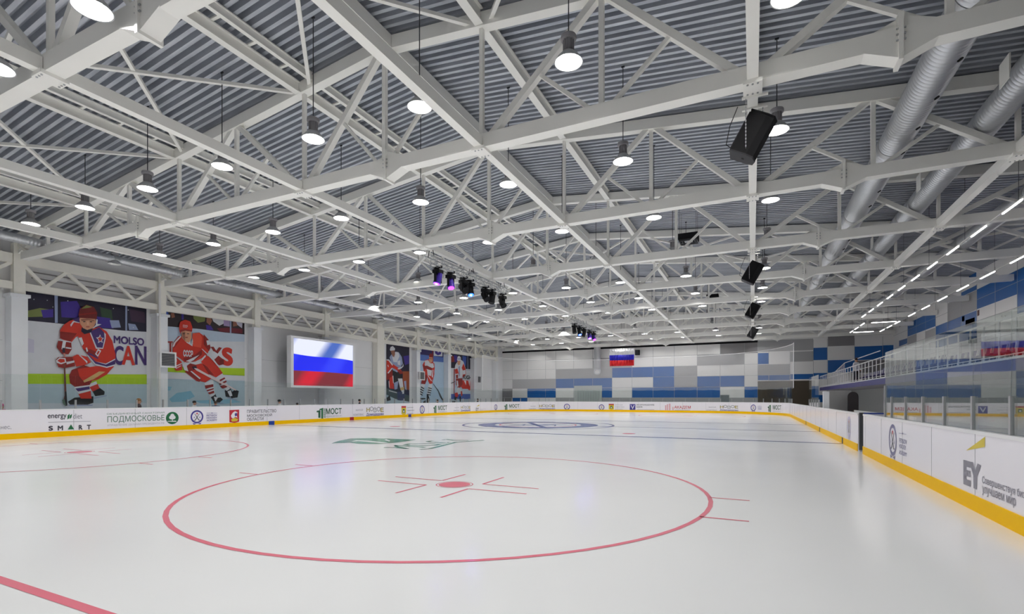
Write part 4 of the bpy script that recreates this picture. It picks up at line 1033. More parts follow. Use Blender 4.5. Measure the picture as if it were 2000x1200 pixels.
M.p([(40, 730), (290, 732), (290, 751), (40, 750)], LIME); M.p([(40, 750), (290, 751), (290, 810), (40, 810)], PICE); M.p([(40, 788), (290, 788), (290, 810), (40, 810)], K('pale_ice', (196, 204, 214)))
M.text('MOLSO', 221.5, 281, 655.5, 671, DPUR, 0.04); M.text('C', 222, 241, 675, 713, DPUR, 0.03); M.text('A', 237, 263, 675, 713, PR, 0.045); M.text('N', 263, 285.5, 675, 713, DPUR, 0.045)
fa = lambda x, y: (90 + x / 5.453, 580 + y / 5.453)
for pts, m in [
    ([(228, 1118), (300, 1075), (500, 1060), (500, 1130), (440, 1150), (250, 1150)], PBLK), ([(225, 1152), (495, 1150), (490, 1162), (240, 1164)], PPOST), ([(490, 1010), (560, 965), (620, 1010), (615, 1045), (520, 1060)], PBLK), ([(500, 1076), (645, 1048), (640, 1058), (510, 1086)], PPOST),
    ([(455, 960), (545, 925), (565, 975), (490, 1010)], PR), ([(440, 935), (530, 900), (540, 930), (460, 962)], PW), ([(340, 1035), (470, 1000), (480, 1085), (365, 1085)], PR), ([(290, 965), (440, 935), (480, 1000), (345, 1035)], PW), ([(305, 978), (455, 955), (462, 985), (335, 1010)], DPUR),
    ([(240, 840), (270, 780), (400, 730), (560, 780), (500, 870), (460, 940), (300, 960), (250, 920)], PDR), ([(330, 770), (520, 740), (720, 740), (640, 830), (540, 885), (400, 910), (350, 850)], PR), ([(390, 895), (560, 795), (625, 800), (500, 880), (400, 915)], TAN),
    ([(330, 410), (420, 360), (560, 320), (640, 370), (700, 470), (735, 620), (730, 720), (640, 760), (540, 730), (440, 620), (390, 560)], PR), ([(390, 560), (440, 620), (540, 640), (560, 600), (470, 560)], PDR),
    ([(430, 600), (520, 690), (620, 712), (730, 670), (730, 735), (640, 755), (520, 725), (450, 650)], DPUR), ([(430, 625), (440, 620), (520, 715), (640, 745), (730, 720), (730, 735), (640, 758), (515, 728)], PW), ([(520, 690), (630, 713), (730, 660), (730, 672), (630, 722)], PW), ([(440, 590), (550, 650), (548, 664), (445, 610)], DPUR),
    ([(455, 375), (560, 325), (610, 380), (620, 440), (600, 550), (525, 550)], DPUR), ([(455, 375), (468, 375), (535, 540), (600, 545), (600, 555), (525, 555)], PW), ([(612, 380), (630, 400), (628, 450), (600, 555), (596, 540), (616, 440)], PW),
    ([(525, 435), (555, 430), (568, 402), (580, 435), (610, 440), (588, 462), (598, 492), (572, 478), (545, 495), (552, 462)], PW), ([(540, 440), (560, 438), (569, 415), (578, 440), (597, 444), (580, 462), (588, 480), (571, 470), (553, 482), (558, 461)], PR),
    ([(515, 610), (545, 555), (580, 575), (545, 640)], PW), ([(530, 608), (548, 575), (565, 583), (544, 622)], PR), ([(340, 440), (372, 432), (395, 500), (375, 525)], PW), ([(414, 545), (428, 540), (440, 580), (424, 590)], PW),
    ([(240, 260), (330, 230), (400, 300), (380, 400), (310, 430), (250, 500), (140, 440), (140, 360), (180, 300)], PR), ([(140, 370), (320, 390), (300, 420), (250, 480), (140, 440)], PDR), ([(250, 300), (280, 258), (350, 268), (348, 282), (290, 272), (258, 320)], PW), ([(270, 240), (350, 215), (370, 280), (300, 262)], DPUR), ([(130, 452), (260, 480), (255, 490), (128, 462)], PW),
    ([(105, 540), (120, 470), (260, 490), (265, 560), (230, 615), (160, 610)], PDR), ([(170, 470), (205, 475), (190, 560), (155, 560)], PW), ([(200, 535), (262, 545), (258, 558), (200, 550)], PW), ([(165, 545), (190, 545), (195, 595), (165, 595)], NAVY),
    ([(370, 330), (500, 320), (470, 380), (400, 400), (365, 370)], NAVY), ([(345, 240), (360, 205), (510, 220), (525, 270), (490, 335), (430, 355), (385, 335), (355, 290)], SKIN), ([(360, 240), (430, 232), (500, 250), (510, 262), (440, 250), (370, 262)], PSK), ([(415, 318), (455, 318), (450, 326), (420, 326)], PDR), ([(385, 262), (410, 260), (410, 270), (386, 272)], PBLK), ([(455, 262), (482, 264), (480, 273), (456, 271)], PBLK), ([(428, 265), (442, 265), (448, 300), (424, 300)], K('skin_light', (222, 170, 138))),
    ([(335, 190), (350, 130), (420, 85), (500, 110), (535, 170), (530, 240), (440, 232), (345, 225)], HELM), ([(365, 130), (420, 90), (480, 110), (440, 120)], POLV), ([(340, 185), (520, 165), (530, 180), (345, 200)], PDR), ([(525, 240), (540, 245), (535, 290), (580, 295), (480, 340), (520, 300)], PW),
    ([(270, 640), (320, 615), (430, 640), (470, 700), (400, 730), (310, 745)], PR), ([(340, 625), (350, 620), (430, 690), (425, 715), (410, 690)], PW), ([(95, 670), (120, 645), (270, 640), (300, 740), (180, 762), (120, 750)], PDR), ([(95, 680), (130, 648), (195, 655), (205, 700), (150, 720), (105, 705)], PW), ([(108, 682), (135, 662), (185, 666), (190, 695), (145, 705)], PR), ([(205, 695), (290, 680), (292, 700), (208, 722)], PW),
    ([(172, 605), (192, 605), (198, 640), (180, 640)], K('stick', (196, 130, 120))), ([(176, 715), (192, 715), (205, 1000), (215, 1150), (190, 1160), (165, 1130), (185, 1050)], K('stick_shade', (110, 62, 54))), ([(188, 1010), (206, 1010), (216, 1160), (190, 1164)], PBLK), ([(160, 1100), (185, 1090), (200, 1160), (175, 1150)], K('blade', (96, 124, 108)))]:
    M.p(pts, m, fa)
M.done()
# -- second mural
M = Mural('large mural of a striding red-shirted hockey player, second on the wall', (318.5, 477.5), 6.6)
M.p([(310, 600), (480, 620), (480, 810), (310, 810)], K('pale_blue', (186, 202, 220)))
M.p([(310, 600), (480, 625), (480, 654), (440, 650), (390, 643), (310, 636)], K('dark_brown', (40, 30, 36)))
fb = lambda x, y: (310 + x / 6, 600 + y / 6)
for pts, m in [([(400, 90), (550, 100), (540, 170), (460, 185), (410, 140)], POLV), ([(620, 120), (760, 140), (770, 190), (710, 220), (640, 170)], PW), ([(560, 120), (600, 110), (625, 160), (600, 215), (560, 180)], PSK), ([(140, 70), (180, 70), (190, 120), (150, 130)], PSK), ([(760, 150), (830, 160), (830, 230), (760, 220)], K('lilac', (170, 150, 190))), ([(680, 250), (830, 240), (980, 260), (980, 310), (720, 290)], K('maroon_coat', (110, 30, 44))), ([(870, 170), (910, 170), (920, 220), (870, 230)], PSK), ([(60, 30), (110, 40), (110, 90), (60, 90)], PBL), ([(265, 60), (290, 60), (290, 150), (265, 150)], PVIO), ([(832, 150), (850, 150), (850, 305), (832, 305)], PPOST), ([(900, 160), (980, 170), (975, 250), (920, 210)], K('pale_violet', (200, 198, 216))), ([(550, 210), (610, 220), (640, 270), (560, 270)], PVIO)]: M.p(pts, m, fb)
M.p([(310, 666), (480, 668), (480, 722), (310, 718)], PW); M.p([(310, 715.5), (480, 720), (480, 734.5), (310, 726)], LIME); M.p([(310, 727), (480, 735), (480, 744), (310, 740)], PW); M.p([(310, 742), (480, 744), (480, 810), (310, 810)], PICE)
for pts in ([(330, 780), (345, 768), (372, 764), (380, 775), (360, 785), (335, 786)], [(380, 783), (450, 780), (472, 786), (430, 790), (390, 788)], [(320, 755), (335, 756), (332, 763), (320, 764)]): M.p(pts, PCY)
M.p([(327, 667), (337, 667), (337, 670), (334, 670), (334, 692), (330.5, 692), (330.5, 670), (327, 670)], PDR); M.text('Y', 410.5, 433, 677, 702, PDR, 0.05); M.text('S', 432.5, 454.5, 678, 714.5, PR, 0.06)
for pts, m in [
    ([(770, 980), (830, 950), (870, 1010), (830, 1060), (780, 1050)], PBLK), ([(810, 1030), (890, 970), (935, 985), (920, 1060), (850, 1070)], PBLK), ([(800, 990), (840, 975), (860, 1040), (830, 1050)], PW), ([(800, 1058), (920, 1088), (915, 1096), (800, 1068)], PPOST),
    ([(590, 1030), (660, 1020), (690, 1090), (640, 1110)], PBLK), ([(650, 1070), (720, 1060), (750, 1085), (710, 1120), (650, 1120)], PBLK), ([(640, 1050), (690, 1060), (660, 1110)], PW), ([(640, 1118), (760, 1126), (755, 1132), (650, 1128)], PPOST),
    ([(530, 890), (635, 850), (640, 920), (655, 1030), (600, 1060), (570, 1000)], PW), ([(535, 920), (635, 905), (637, 935), (545, 960)], PDR), ([(555, 975), (638, 950), (642, 965), (565, 990)], PDR), ([(570, 1005), (642, 980), (646, 1008), (590, 1026)], PDR),
    ([(665, 830), (740, 775), (770, 850), (830, 960), (790, 985), (760, 950), (700, 890)], PW), ([(705, 855), (765, 825), (775, 840), (715, 875)], PDR), ([(700, 900), (785, 860), (792, 880), (712, 915)], PDR), ([(712, 928), (790, 905), (795, 940), (745, 958)], PDR),
    ([(490, 640), (540, 560), (620, 600), (690, 700), (745, 775), (665, 825), (590, 790)], PR), ([(300, 760), (380, 690), (500, 660), (580, 790), (610, 840), (540, 885), (480, 870), (440, 870)], PR), ([(300, 760), (360, 750), (490, 850), (470, 880)], PDR), ([(365, 755), (380, 750), (485, 835), (475, 848)], PW), ([(500, 660), (560, 700), (640, 800), (580, 790)], PDR),
    ([(155, 440), (230, 340), (280, 350), (320, 400), (390, 440), (470, 300), (560, 370), (600, 470), (560, 560), (500, 600), (420, 640), (300, 650), (240, 600), (170, 560)], PR), ([(390, 310), (470, 300), (500, 360), (490, 480), (400, 460), (385, 380)], PLR), ([(280, 600), (420, 560), (500, 500), (500, 560), (400, 640), (300, 640)], PDR), ([(310, 635), (450, 570), (470, 560), (400, 625), (360, 645)], PW), ([(500, 600), (540, 560), (545, 580), (490, 640)], PW),
    ([(155, 440), (180, 400), (160, 560), (260, 640), (270, 740), (200, 750), (155, 690)], PR), ([(155, 460), (170, 420), (230, 355), (250, 340), (258, 350), (190, 420), (165, 480)], PW), ([(160, 475), (250, 362), (256, 368), (168, 490)], PDR),
    ([(150, 620), (165, 600), (200, 605), (205, 640), (150, 650)], PW), ([(160, 660), (190, 690), (265, 655), (262, 668), (190, 703), (160, 675)], PW), ([(170, 690), (195, 715), (255, 685), (252, 695), (195, 725)], PW),
    ([(270, 680), (300, 645), (350, 660), (320, 700), (340, 755), (290, 740)], PW), ([(320, 690), (360, 660), (430, 680), (440, 720), (380, 750), (340, 750)], PDR), ([(380, 700), (430, 695), (445, 725), (400, 735)], NAVY),
    ([(520, 320), (580, 390), (600, 480), (580, 520), (520, 440)], PDR), ([(550, 395), (580, 390), (590, 440), (560, 450)], PW), ([(590, 540), (640, 520), (700, 560), (660, 610), (610, 590)], PW), ([(640, 620), (690, 570), (755, 620), (755, 670), (700, 685), (660, 660)], PDR), ([(705, 620), (750, 615), (756, 670), (710, 680)], HELM),
    ([(262, 360), (280, 350), (380, 430), (385, 360), (392, 400), (385, 462), (320, 420)], PW), ([(255, 290), (300, 275), (372, 290), (375, 370), (345, 420), (300, 405), (265, 360)], SKIN), ([(262, 300), (300, 290), (300, 400), (270, 360)], PSK), ([(300, 352), (332, 352), (328, 362), (302, 361)], PDR), ([(272, 312), (296, 310), (296, 318), (273, 320)], PBLK), ([(320, 310), (346, 312), (346, 320), (320, 318)], PBLK),
    ([(228, 230), (240, 175), (300, 150), (360, 170), (385, 240), (380, 290), (300, 275), (250, 290), (245, 320), (232, 280)], PR), ([(235, 270), (300, 262), (382, 275), (380, 292), (300, 278), (245, 295)], PDR), ([(270, 215), (320, 210), (320, 240), (275, 242)], PLR),
    ([(400, 715), (440, 720), (700, 865), (810, 920), (900, 970), (890, 982), (800, 935), (690, 885), (430, 745)], K('stick_pale', (226, 206, 206))), ([(490, 490), (505, 495), (640, 620), (700, 700), (690, 708), (625, 630)], PW)]:
    M.p(pts, m, fb)
M.text('СССР', 356, 375, 683.5, 697, PW, 0.05); M.text('СССР', 355.2, 364.5, 634.5, 640, PW, 0.02)
M.done()
# -- third mural
M = Mural('mural of two hockey players tussling, third on the wall by the white column', (754.5, 799.5), 6.6)
M.p([(750, 660), (802, 670), (802, 800), (750, 800)], NAVY)
fc = lambda x, y: (740 + x / 9.23, 665 + y / 9.23)
for pts, m in [([(430, 560), (560, 560), (560, 900), (480, 880), (430, 800)], K('orange_board', (150, 70, 34))), ([(120, 860), (560, 1000), (560, 1110), (120, 1050)], K('dim_ice', (70, 84, 84))), ([(120, 980), (300, 1060), (560, 1110), (560, 1240), (120, 1240)], PICE), ([(450, 740), (490, 730), (500, 900), (470, 880)], PPOST), ([(440, 290), (540, 270), (540, 420), (470, 450)], PVIO),
    ([(190, 310), (220, 260), (300, 205), (360, 220), (410, 300), (430, 420), (380, 500), (330, 580), (250, 540), (220, 400)], PPOST), ([(300, 210), (350, 215), (370, 290), (320, 400), (260, 390), (240, 310)], PW), ([(330, 380), (385, 360), (385, 450), (340, 440)], PW),
    ([(210, 190), (280, 175), (290, 250), (270, 310), (235, 270)], PSK), ([(195, 170), (210, 120), (250, 105), (290, 150), (285, 180), (205, 190)], PW),
    ([(250, 540), (340, 590), (420, 640), (410, 690), (340, 700), (330, 760), (260, 740)], PBLK), ([(340, 690), (420, 690), (440, 850), (380, 860)], PW), ([(270, 770), (350, 730), (330, 880), (280, 890)], PPOST), ([(380, 860), (450, 840), (455, 900), (390, 905)], TAN), ([(400, 905), (452, 895), (450, 965), (415, 965)], PW), ([(415, 970), (460, 970), (460, 1090), (410, 1080)], K('boot', (60, 66, 100))), ([(330, 930), (420, 930), (410, 1090), (330, 1080)], K('boot', (60, 66, 100))),
    ([(120, 350), (160, 340), (250, 430), (340, 490), (400, 540), (420, 590), (380, 610), (320, 540), (230, 490), (150, 600), (120, 600)], PR), ([(130, 345), (180, 345), (250, 440), (240, 460), (170, 370), (130, 360)], PW), ([(120, 600), (240, 500), (245, 640), (190, 700), (120, 720)], PDR), ([(150, 590), (230, 495), (245, 505), (170, 600)], PW), ([(330, 510), (420, 470), (435, 420), (440, 470), (400, 510), (350, 530)], PW), ([(340, 520), (420, 560), (430, 600), (370, 610)], PDR),
    ([(185, 690), (245, 640), (270, 880), (190, 870)], PR), ([(240, 640), (256, 640), (262, 780), (250, 770)], PW), ([(170, 740), (182, 730), (190, 860), (178, 850)], PW), ([(175, 900), (320, 940), (320, 955), (175, 915)], PW), ([(130, 1040), (190, 990), (210, 1080), (140, 1100)], PBLK), ([(150, 450), (160, 440), (172, 480), (160, 480)], PW)]: M.p(pts, m, fc)
M.done()
# -- fourth mural
M = Mural('mural of a skater in white and red leaning on a stick, fourth on the wall', (816.5, 866.5), 6.6)
fd = lambda x, y: (810 + x / 10, 675 + y / 10)
M.p([(812, 670), (870, 680), (870, 800), (812, 800)], K('rink_sky', (176, 200, 222)))
for pts, m in [([(50, 60), (560, 140), (560, 240), (60, 180)], K('dark_violet', (44, 34, 92))), ([(60, 60), (140, 70), (120, 110), (70, 120)], PW), ([(370, 90), (540, 120), (540, 215), (370, 205)], PW), ([(390, 105), (520, 120), (510, 175), (450, 195), (400, 160)], PVIO), ([(445, 120), (470, 122), (465, 140), (448, 138)], PW), ([(60, 170), (560, 235), (560, 330), (60, 290)], K('blue_board', (84, 116, 190))), ([(340, 90), (358, 92), (362, 330), (345, 330)], PDR),
    ([(150, 380), (200, 290), (270, 270), (380, 350), (390, 450), (360, 620), (330, 660), (250, 590), (180, 560), (170, 480)], PR), ([(195, 300), (260, 285), (300, 350), (360, 350), (375, 420), (350, 560), (320, 600), (250, 580), (240, 480), (195, 420)], PW), ([(155, 390), (230, 390), (350, 450), (330, 490), (220, 460), (180, 480)], PDR), ([(190, 300), (255, 295), (275, 390), (200, 400)], PW),
    ([(275, 220), (345, 215), (350, 300), (310, 350), (280, 310)], SKIN), ([(278, 190), (310, 150), (345, 180), (348, 235), (280, 230)], PDR), ([(270, 250), (345, 255), (340, 270), (275, 265)], PSK),
    ([(180, 560), (250, 590), (230, 690), (200, 760), (120, 750), (140, 640)], PDR), ([(240, 590), (330, 640), (350, 740), (290, 760), (260, 700)], PR), ([(320, 600), (345, 440), (375, 430), (380, 560), (350, 700)], PR), ([(330, 610), (350, 480), (362, 480), (350, 640)], PW), ([(245, 590), (258, 585), (330, 690), (320, 700)], PW),
    ([(120, 755), (200, 760), (160, 900), (110, 1010), (75, 1000), (90, 880)], PW), ([(270, 750), (340, 755), (320, 880), (270, 1020), (225, 1000), (240, 880)], PW), ([(100, 1030), (200, 1030), (210, 1050), (120, 1060)], PBLK), ([(160, 1100), (210, 1070), (210, 1150), (160, 1150)], PBLK), ([(230, 950), (260, 960), (290, 1060), (270, 1150), (230, 1150)], PBLK), ([(80, 960), (100, 960), (90, 1090), (76, 1090)], PBLK),
    ([(350, 745), (362, 750), (460, 880), (560, 1080), (545, 1085), (490, 1010), (450, 895)], DKGREY), ([(490, 1000), (505, 1010), (560, 1075), (550, 1090)], PBLK)]: M.p(pts, m, fd)
for k in range(4):
    y = 800 + k * 42; M.p([(118 - 12 * k, y), (180 - 10 * k, y + 40), (176 - 10 * k, y + 58), (112 - 12 * k, y + 24)], PBLK, fd); M.p([(262 - 8 * k, y + 20), (330 - 8 * k, y + 38), (326 - 8 * k, y + 54), (256 - 8 * k, y + 40)], PBLK, fd)
M.done()
# -- fifth mural
M = Mural('mural of a white-helmeted skater with a low stick, farthest on the wall', (880.5, 920), 6.6)
M.p([(876, 680), (924, 690), (924, 800), (876, 800)], K('pale_blue', (186, 202, 220)))
for pts, m in [([(690, 140), (1110, 210), (1110, 490), (690, 450)], NAVY), ([(720, 200), (770, 220), (780, 320), (710, 330)], PDR), ([(760, 190), (830, 200), (830, 320), (780, 330)], PVIO), ([(930, 200), (1010, 220), (1000, 400), (940, 380)], PBL), ([(1030, 205), (1040, 205), (1044, 470), (1032, 470)], PPOST), ([(690, 440), (1110, 470), (1110, 486), (690, 456)], PW),
    ([(690, 460), (770, 465), (770, 960), (690, 960)], PW), ([(760, 460), (780, 460), (775, 960), (760, 960)], PDR), ([(960, 490), (1110, 490), (1110, 680), (940, 680)], PW), ([(690, 950), (1110, 950), (1110, 1050), (690, 1050)], PBL), ([(690, 1050), (1110, 1050), (1110, 1250), (690, 1250)], PICE),
    ([(900, 680), (1110, 690), (1100, 870), (1060, 880), (1030, 850), (930, 850), (880, 780)], PR), ([(960, 690), (1000, 780), (1000, 690)], PW), ([(1040, 690), (1080, 690), (1070, 800)], PW),
    ([(780, 440), (790, 380), (830, 320), (900, 280), (950, 320), (990, 450), (960, 540), (900, 640), (850, 600), (800, 520)], PW), ([(915, 440), (950, 350), (990, 460), (1000, 560), (930, 640), (940, 500)], PR), ([(780, 470), (830, 450), (860, 560), (850, 680), (800, 640)], PR), ([(940, 490), (985, 480), (990, 560), (940, 570)], PW), ([(790, 560), (850, 550), (860, 650), (800, 660)], PW), ([(800, 580), (840, 570), (845, 640), (805, 645)], PDR), ([(850, 420), (880, 400), (880, 600), (860, 620)], PPOST),
    ([(830, 300), (890, 295), (885, 370), (855, 390), (832, 360)], SKIN), ([(822, 280), (835, 220), (865, 205), (898, 240), (895, 300), (830, 300)], PW), ([(832, 255), (892, 255), (892, 275), (832, 275)], PPOST),
    ([(800, 650), (930, 640), (930, 760), (880, 830), (830, 820), (800, 760)], PDR), ([(810, 690), (840, 690), (850, 800), (820, 810)], PW), ([(810, 870), (850, 820), (905, 850), (910, 920), (850, 960), (800, 940)], PW), ([(780, 930), (830, 920), (850, 980), (820, 1020), (775, 990)], PR), ([(890, 900), (920, 890), (930, 980), (900, 990)], PR), ([(770, 1000), (830, 1020), (820, 1060), (770, 1070)], PBLK), ([(720, 1090), (790, 1090), (790, 1130), (730, 1130)], PBLK), ([(870, 1000), (895, 1000), (895, 1100), (875, 1100)], PBLK), ([(700, 735), (780, 700), (782, 712), (705, 748)], PBLK)]: M.p(pts, m, fd)
M.text('KIGH', 904.5, 920, 733, 741, PBLK, 0.04)
M.done()

# ================================================================= STAND ON THE RIGHT
BX, BZ = 6.0, 2.65
t = thing('spectator_stand', 'raised spectator stand with purple front edge along the right wall', 'stand', (BX, 34, 0))
y0, y1 = 12 - 34, 58 - 34
m = MB(); m.span((0, y0, BZ - 0.3), (XR - 0.03 - BX, y1, BZ), mat('stand_floor', (170, 166, 172), 0.6)); m.build('slab', t)
m = MB(); m.span((-0.04, y0, BZ - 0.32), (0.0, y1, BZ - 0.02), PURPLE); m.build('fascia', t)
m = MB(); m.span((-0.06, y0, BZ - 0.02), (0.08, y1, BZ + 0.04), CAPRAIL); m.build('edge_trim', t)
m = MB(); RISER = mat('stand_riser', (104, 100, 128), 0.6); m.span((2.0, y0, BZ), (XR - 0.03 - BX, 14.0, BZ + 0.4), RISER); m.span((3.0, y0, BZ + 0.4), (XR - 0.03 - BX, 14.0, BZ + 0.8), RISER); m.span((4.0, y0, BZ + 0.8), (XR - 0.03 - BX, 14.0, BZ + 1.2), RISER); m.build('step', t)
t = thing('railing', 'white balustrade along the front edge of the spectator stand', 'railing', (BX + 0.02, 34, BZ))
m = MB(); m.cyl((0, y0, 1.08), (0, y1, 1.08), 0.03, CAPRAIL, 8); m.build('top_rail', t, True)
for z in (0.12, 0.76):
    m = MB(); m.cyl((0, y0, z), (0, y1, z), 0.014, CAPRAIL, 6); m.build('rail', t)
y = y0
while y <= y1 + 0.01:
    m = MB(); m.cyl((0, y, 0.04), (0, y, 1.08), 0.022, CAPRAIL, 6); m.build('baluster', t); y += 1.0
t = thing('railing', 'stair balustrade rising to the right at the far end of the stand', 'railing', (BX + 0.9, 57, BZ))
m = MB(); m.bar((0, 0, 1.2), (0.3, -5, 2.0), 0.05, 0.05, CAPRAIL); m.bar((0.3, -5, 2.0), (0.6, -17, 2.05), 0.05, 0.05, CAPRAIL); m.build('top_rail', t)
for k in range(14):
    f_ = k / 13; y = -5 * f_; m = MB(); m.cyl((0.3 * f_, y, 0.1 + 0.8 * f_), (0.3 * f_, y, 1.2 + 0.8 * f_), 0.018, CAPRAIL, 5); m.build('baluster', t)
m = MB(); m.prism([(0.05, 0, 0), (0.05, -5, 0), (0.05, -5, 0.9), (0.05, 0, 0.1)], (0.6, 0, 0), PANELW); m.build('stair', t)
SEATP = mat('seat_purple', (66, 60, 118), 0.45); SEATW = mat('seat_edge_white', (224, 224, 228), 0.45)
sp = MB(); sp.span((-0.2, -0.21, 0.40), (0.22, 0.21, 0.45), SEATP); sp_me = sp.mesh('seat_pan')
sb = MB(); sb.box((0.24, 0, 0.56), (0.05, 0.42, 0.34), SEATP, Matrix.Rotation(0.15, 3, 'Y')); sb_me = sb.mesh('backrest')
se = MB()
for s in (-1, 1): se.box((0.2, s * 0.215, 0.5), (0.035, 0.04, 0.5), SEATW, Matrix.Rotation(0.15, 3, 'Y'))
se.box((0.19, 0, 0.455), (0.03, 0.42, 0.03), SEATW); se_me = se.mesh('edging')
sl = MB(); sl.span((0.1, -0.15, 0), (0.16, -0.1, 0.4), BLACK); sl.span((0.1, 0.1, 0), (0.16, 0.15, 0.4), BLACK); sl_me = sl.mesh('bracket')
for row, (x, z) in enumerate(((7.2, BZ), (8.35, BZ + 0.4))):
    for k in range(52) if row == 0 else range(30, 52):
        y = 14.0 + 0.6 * k
        t = thing('stadium_seat', 'purple stadium seat with white edges, %s row of the stand, behind the railing' % ORD[row], 'seat', (x, y, z), 'purple seats, %s row' % ORD[row])
        link('seat_pan', sp_me, t); link('edging', se_me, link('backrest', sb_me, t)); link('bracket', sl_me, t)
# wall and passage below the stand
m = MB(); UW = 8.6
m.span((UW, 12, 0), (UW + 0.15, 58, BZ - 0.3), mat('understand_wall', (206, 208, 206), 0.5))
m.span((UW - 0.012, 12, 0), (UW, 58, 0.5), PANELG)
w_ = m.build('wall_understand'); struct(w_, 'pale wall below the spectator stand', 'wall')
yq = on_x(1667, 0, UW).y
m = MB(); a_, b_ = on_x(1677, 0, UW).y, on_x(1656, 0, UW).y
pts = [(UW - 0.03, a_, 0.05), (UW - 0.03, b_, 0.05), (UW - 0.03, b_, 1.75)] + [(UW - 0.03, (a_ + b_) / 2 + (b_ - a_) / 2 * math.cos(k * PI / 8), 1.75 + 0.45 * math.sin(k * PI / 8)) for k in range(1, 8)] + [(UW - 0.03, a_, 1.75)]
m.prism(pts, (0.02, 0, 0), mat('dark_arched_door', (48, 32, 34), 0.5)); o = m.build('door_3'); struct(o, 'dark arched doorway below the spectator stand', 'door')
# players' bench between boards and stand
t = thing('players_bench', 'low white players bench behind the right boards near the open gate', 'bench', (4.1, 24, 0))
m = MB(); m.span((-0.2, -5.0, 0.42), (0.25, 5.0, 0.48), CAPRAIL); m.build('seat', t)
m = MB(); m.span((0.3, -5.0, 0.5), (0.36, 5.0, 1.05), PANELW); m.build('backrest', t)
for y in (-4.5, -1.5, 1.5, 4.5):
    m = MB(); m.span((-0.15, y - 0.04, 0), (0.34, y + 0.04, 0.42), DKGREY); m.build('leg', t)
# gate leaf standing open at the gap
t = thing('board_gate', 'dark edged open gate at the gap in the right boards', 'gate', (BXR + 0.06, 18.5, 0))
m = MB(); m.span((-0.04, -0.06, 0.05), (0.06, 0.04, BH + 0.02), DKGREY); m.build('gate_post', t)
m = MB(); m.span((0.06, -0.03, 0.12), (0.9, 0.03, BH - 0.02), WHITE_BOARD); m.build('gate_leaf', t)
m = MB(); m.span((0.06, -0.05, BH - 0.02), (0.9, 0.05, BH + 0.02), BLUEP); m.build('gate_cap', t)
p = on_x(1612, 765, BXR + 0.3)
m = MB(); m.span((BXR + 0.2, p.y - 0.12, 0), (BXR + 0.45, p.y + 0.12, 1.95), CONC); o = m.build('post'); tag(o, 'grey post at the end of the short glass shield below the stand', 'post')

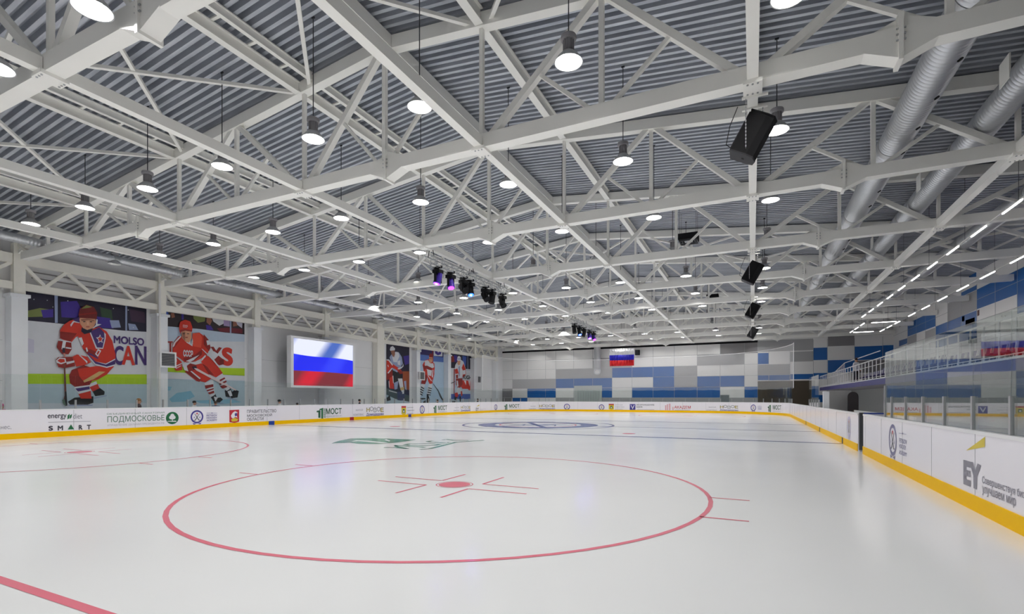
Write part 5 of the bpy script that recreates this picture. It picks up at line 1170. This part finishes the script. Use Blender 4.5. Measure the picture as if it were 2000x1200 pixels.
# ================================================================= PEOPLE
def person(loc, label, top, legs, hair, facing=0.0, h=1.7, pose='stand', cap=None, bald=False):
    t = thing('person', label, 'person', loc, None, facing)
    if h < 1.65: t.scale = (1.2, 1.2, 1.0)
    s = h / 1.72
    P = {'pel': (0, 0, .95, .13), 'wai': (0, 0, 1.1, .125), 'che': (.01, 0, 1.3, .15), 'nek': (.01, 0, 1.46, .06), 'hd1': (.02, 0, 1.56, .075), 'hd2': (.02, 0, 1.65, .085),
         'sl': (0, .17, 1.40, .065), 'sr': (0, -.17, 1.40, .065), 'el': (.0, .25, 1.14, .048), 'er': (.0, -.25, 1.14, .048), 'wl': (.12, .22, .93, .034), 'wr': (.12, -.22, .93, .034), 'hl': (.17, .2, .86, .035), 'hr': (.17, -.2, .86, .035),
         'pl': (0, .09, .88, .1), 'pr': (0, -.09, .88, .1), 'kl': (.03, .1, .5, .065), 'kr': (-.02, -.1, .5, .065), 'al': (0, .11, .1, .045), 'ar': (-.06, -.11, .1, .045), 'tl': (.15, .12, .04, .035), 'tr': (.09, -.12, .04, .035)}
    E_ = [('pel', 'wai'), ('wai', 'che'), ('che', 'nek'), ('nek', 'hd1'), ('hd1', 'hd2'), ('che', 'sl'), ('che', 'sr'), ('sl', 'el'), ('sr', 'er'), ('el', 'wl'), ('er', 'wr'), ('wl', 'hl'), ('wr', 'hr'), ('pel', 'pl'), ('pel', 'pr'), ('pl', 'kl'), ('pr', 'kr'), ('kl', 'al'), ('kr', 'ar'), ('al', 'tl'), ('ar', 'tr')]
    ks = list(P); me = bpy.data.meshes.new('body'); me.from_pydata([(P[k][0] * s, P[k][1] * s, P[k][2] * s) for k in ks], [(ks.index(a), ks.index(b)) for a, b in E_], [])
    o = link('body', me, t); md = o.modifiers.new('skin', 'SKIN'); md.use_smooth_shade = True
    for i, k in enumerate(ks): me.skin_vertices[0].data[i].radius = (P[k][3] * s,) * 2; me.skin_vertices[0].data[i].use_root = (k == 'pel')
    o.modifiers.new('sub', 'SUBSURF').levels = 1; o.modifiers['sub'].render_levels = 1
    dg = bpy.context.evaluated_depsgraph_get(); nm = bpy.data.meshes.new_from_object(o.evaluated_get(dg)); o.modifiers.clear(); o.data = nm
    nm.materials.clear()
    for mm in (K('person_skin', (206, 152, 124)), top, legs, PBLK): nm.materials.append(mm)
    for p_ in nm.polygons:
        z = p_.center.z / s; hand = z < .92 and abs(p_.center.y / s) > .17 and p_.center.x / s > .08
        p_.material_index = 0 if (z > 1.475 or hand) else 1 if z > .9 or abs(p_.center.y / s) > .2 and z > .8 else 2 if z > .1 else 3
        p_.use_smooth = True
    m = MB(); m.ball((.0 * s, 0, 1.675 * s), (.098 * s, .088 * s, .095 * s), hair, 12, 8); m.build('hair', t, True)
    m = MB(); m.ball((.112 * s, 0, 1.585 * s), (.018 * s, .012 * s, .02 * s), MATS['print_person_skin'], 8, 5); m.build('nose', t, True)
    m = MB()
    for q in (-1, 1): m.ball((.1 * s, q * .032 * s, 1.612 * s), (.01 * s, .012 * s, .008 * s), PBLK, 6, 4)
    m.build('eyes', t)
    m = MB(); m.ball((.1 * s, 0, 1.543 * s), (.01 * s, .022 * s, .007 * s), PDR, 6, 4); m.build('mouth', t)
    m = MB()
    for q in (-1, 1): m.ball((.015 * s, q * .09 * s, 1.6 * s), (.018 * s, .01 * s, .028 * s), MATS['print_person_skin'], 6, 4)
    m.build('ears', t, True)
    if cap:
        m = MB(); m.ball((.0, 0, 1.70 * s), (.105 * s, .095 * s, .085 * s), cap, 12, 8); m.span((.07 * s, -.07 * s, 1.675 * s), (.2 * s, .07 * s, 1.69 * s), cap); m.build('cap', t)
    return t
HB, HD, HA = K('hair_brown', (84, 58, 40)), K('hair_dark', (24, 20, 20)), K('hair_auburn', (150, 104, 60))
CW, CD, CBL, CG = K('coat_white', (222, 222, 226)), K('coat_dark', (56, 36, 38)), K('coat_blue', (70, 88, 128)), K('coat_black', (34, 32, 38))
PK = K('coat_pink', (196, 60, 130)); JEAN = K('trousers_dark', (40, 42, 56))
def behind(u, vtop, X, label, *a, **k):
    q = on_x(u, vtop, X); person((X, q.y, 0), label, *a, h=max(1.2, q.z + 0.02) * 1.72 / 1.77, **k)
behind(2, 789, -27.4, 'person in a pink top at the far left edge behind the boards', PK, JEAN, PK, facing=0.3)
behind(271, 779, -27.4, 'person with auburn hair and dark red coat behind the left boards', CD, JEAN, HA, facing=0.9)
behind(379.5, 783.5, -27.6, 'person with black hair and white jacket behind the left boards', CW, JEAN, HD, facing=0.6)
behind(421, 784.5, -27.6, 'person with brown hair and blue jacket below the striding player mural', CBL, JEAN, HB, facing=2.4)
behind(545.5, 781.5, -27.4, 'person in a black cap with a white vest left of the screen', CW, JEAN, HD, facing=1.2, cap=PBLK)
behind(580.5, 787.5, -27.4, 'person with only dark hair showing over the boards, below the screen corner', CG, JEAN, HD, facing=1.5)
behind(702, 780.5, -27.6, 'person in a dark jacket with dark hair, right of the screen', CG, JEAN, HD, facing=0.8)
behind(854.5, 781, -27.4, 'person with dark hair and reddish top below the fourth mural', CD, JEAN, HD, facing=0.2)
behind(933, 779, -27.4, 'person in dark clothes near the far corner behind the left boards', CG, JEAN, HD, facing=0.2)
person((6.6, 42.6, BZ), 'person in a white jacket walking on the stand behind the railing', CW, JEAN, HD, facing=-1.0, h=1.75)
person((7.3, 47.0, BZ + 0.35), 'person in a dark coat seated high behind the white-jacketed person', CG, JEAN, HB, facing=2.8, h=1.72)
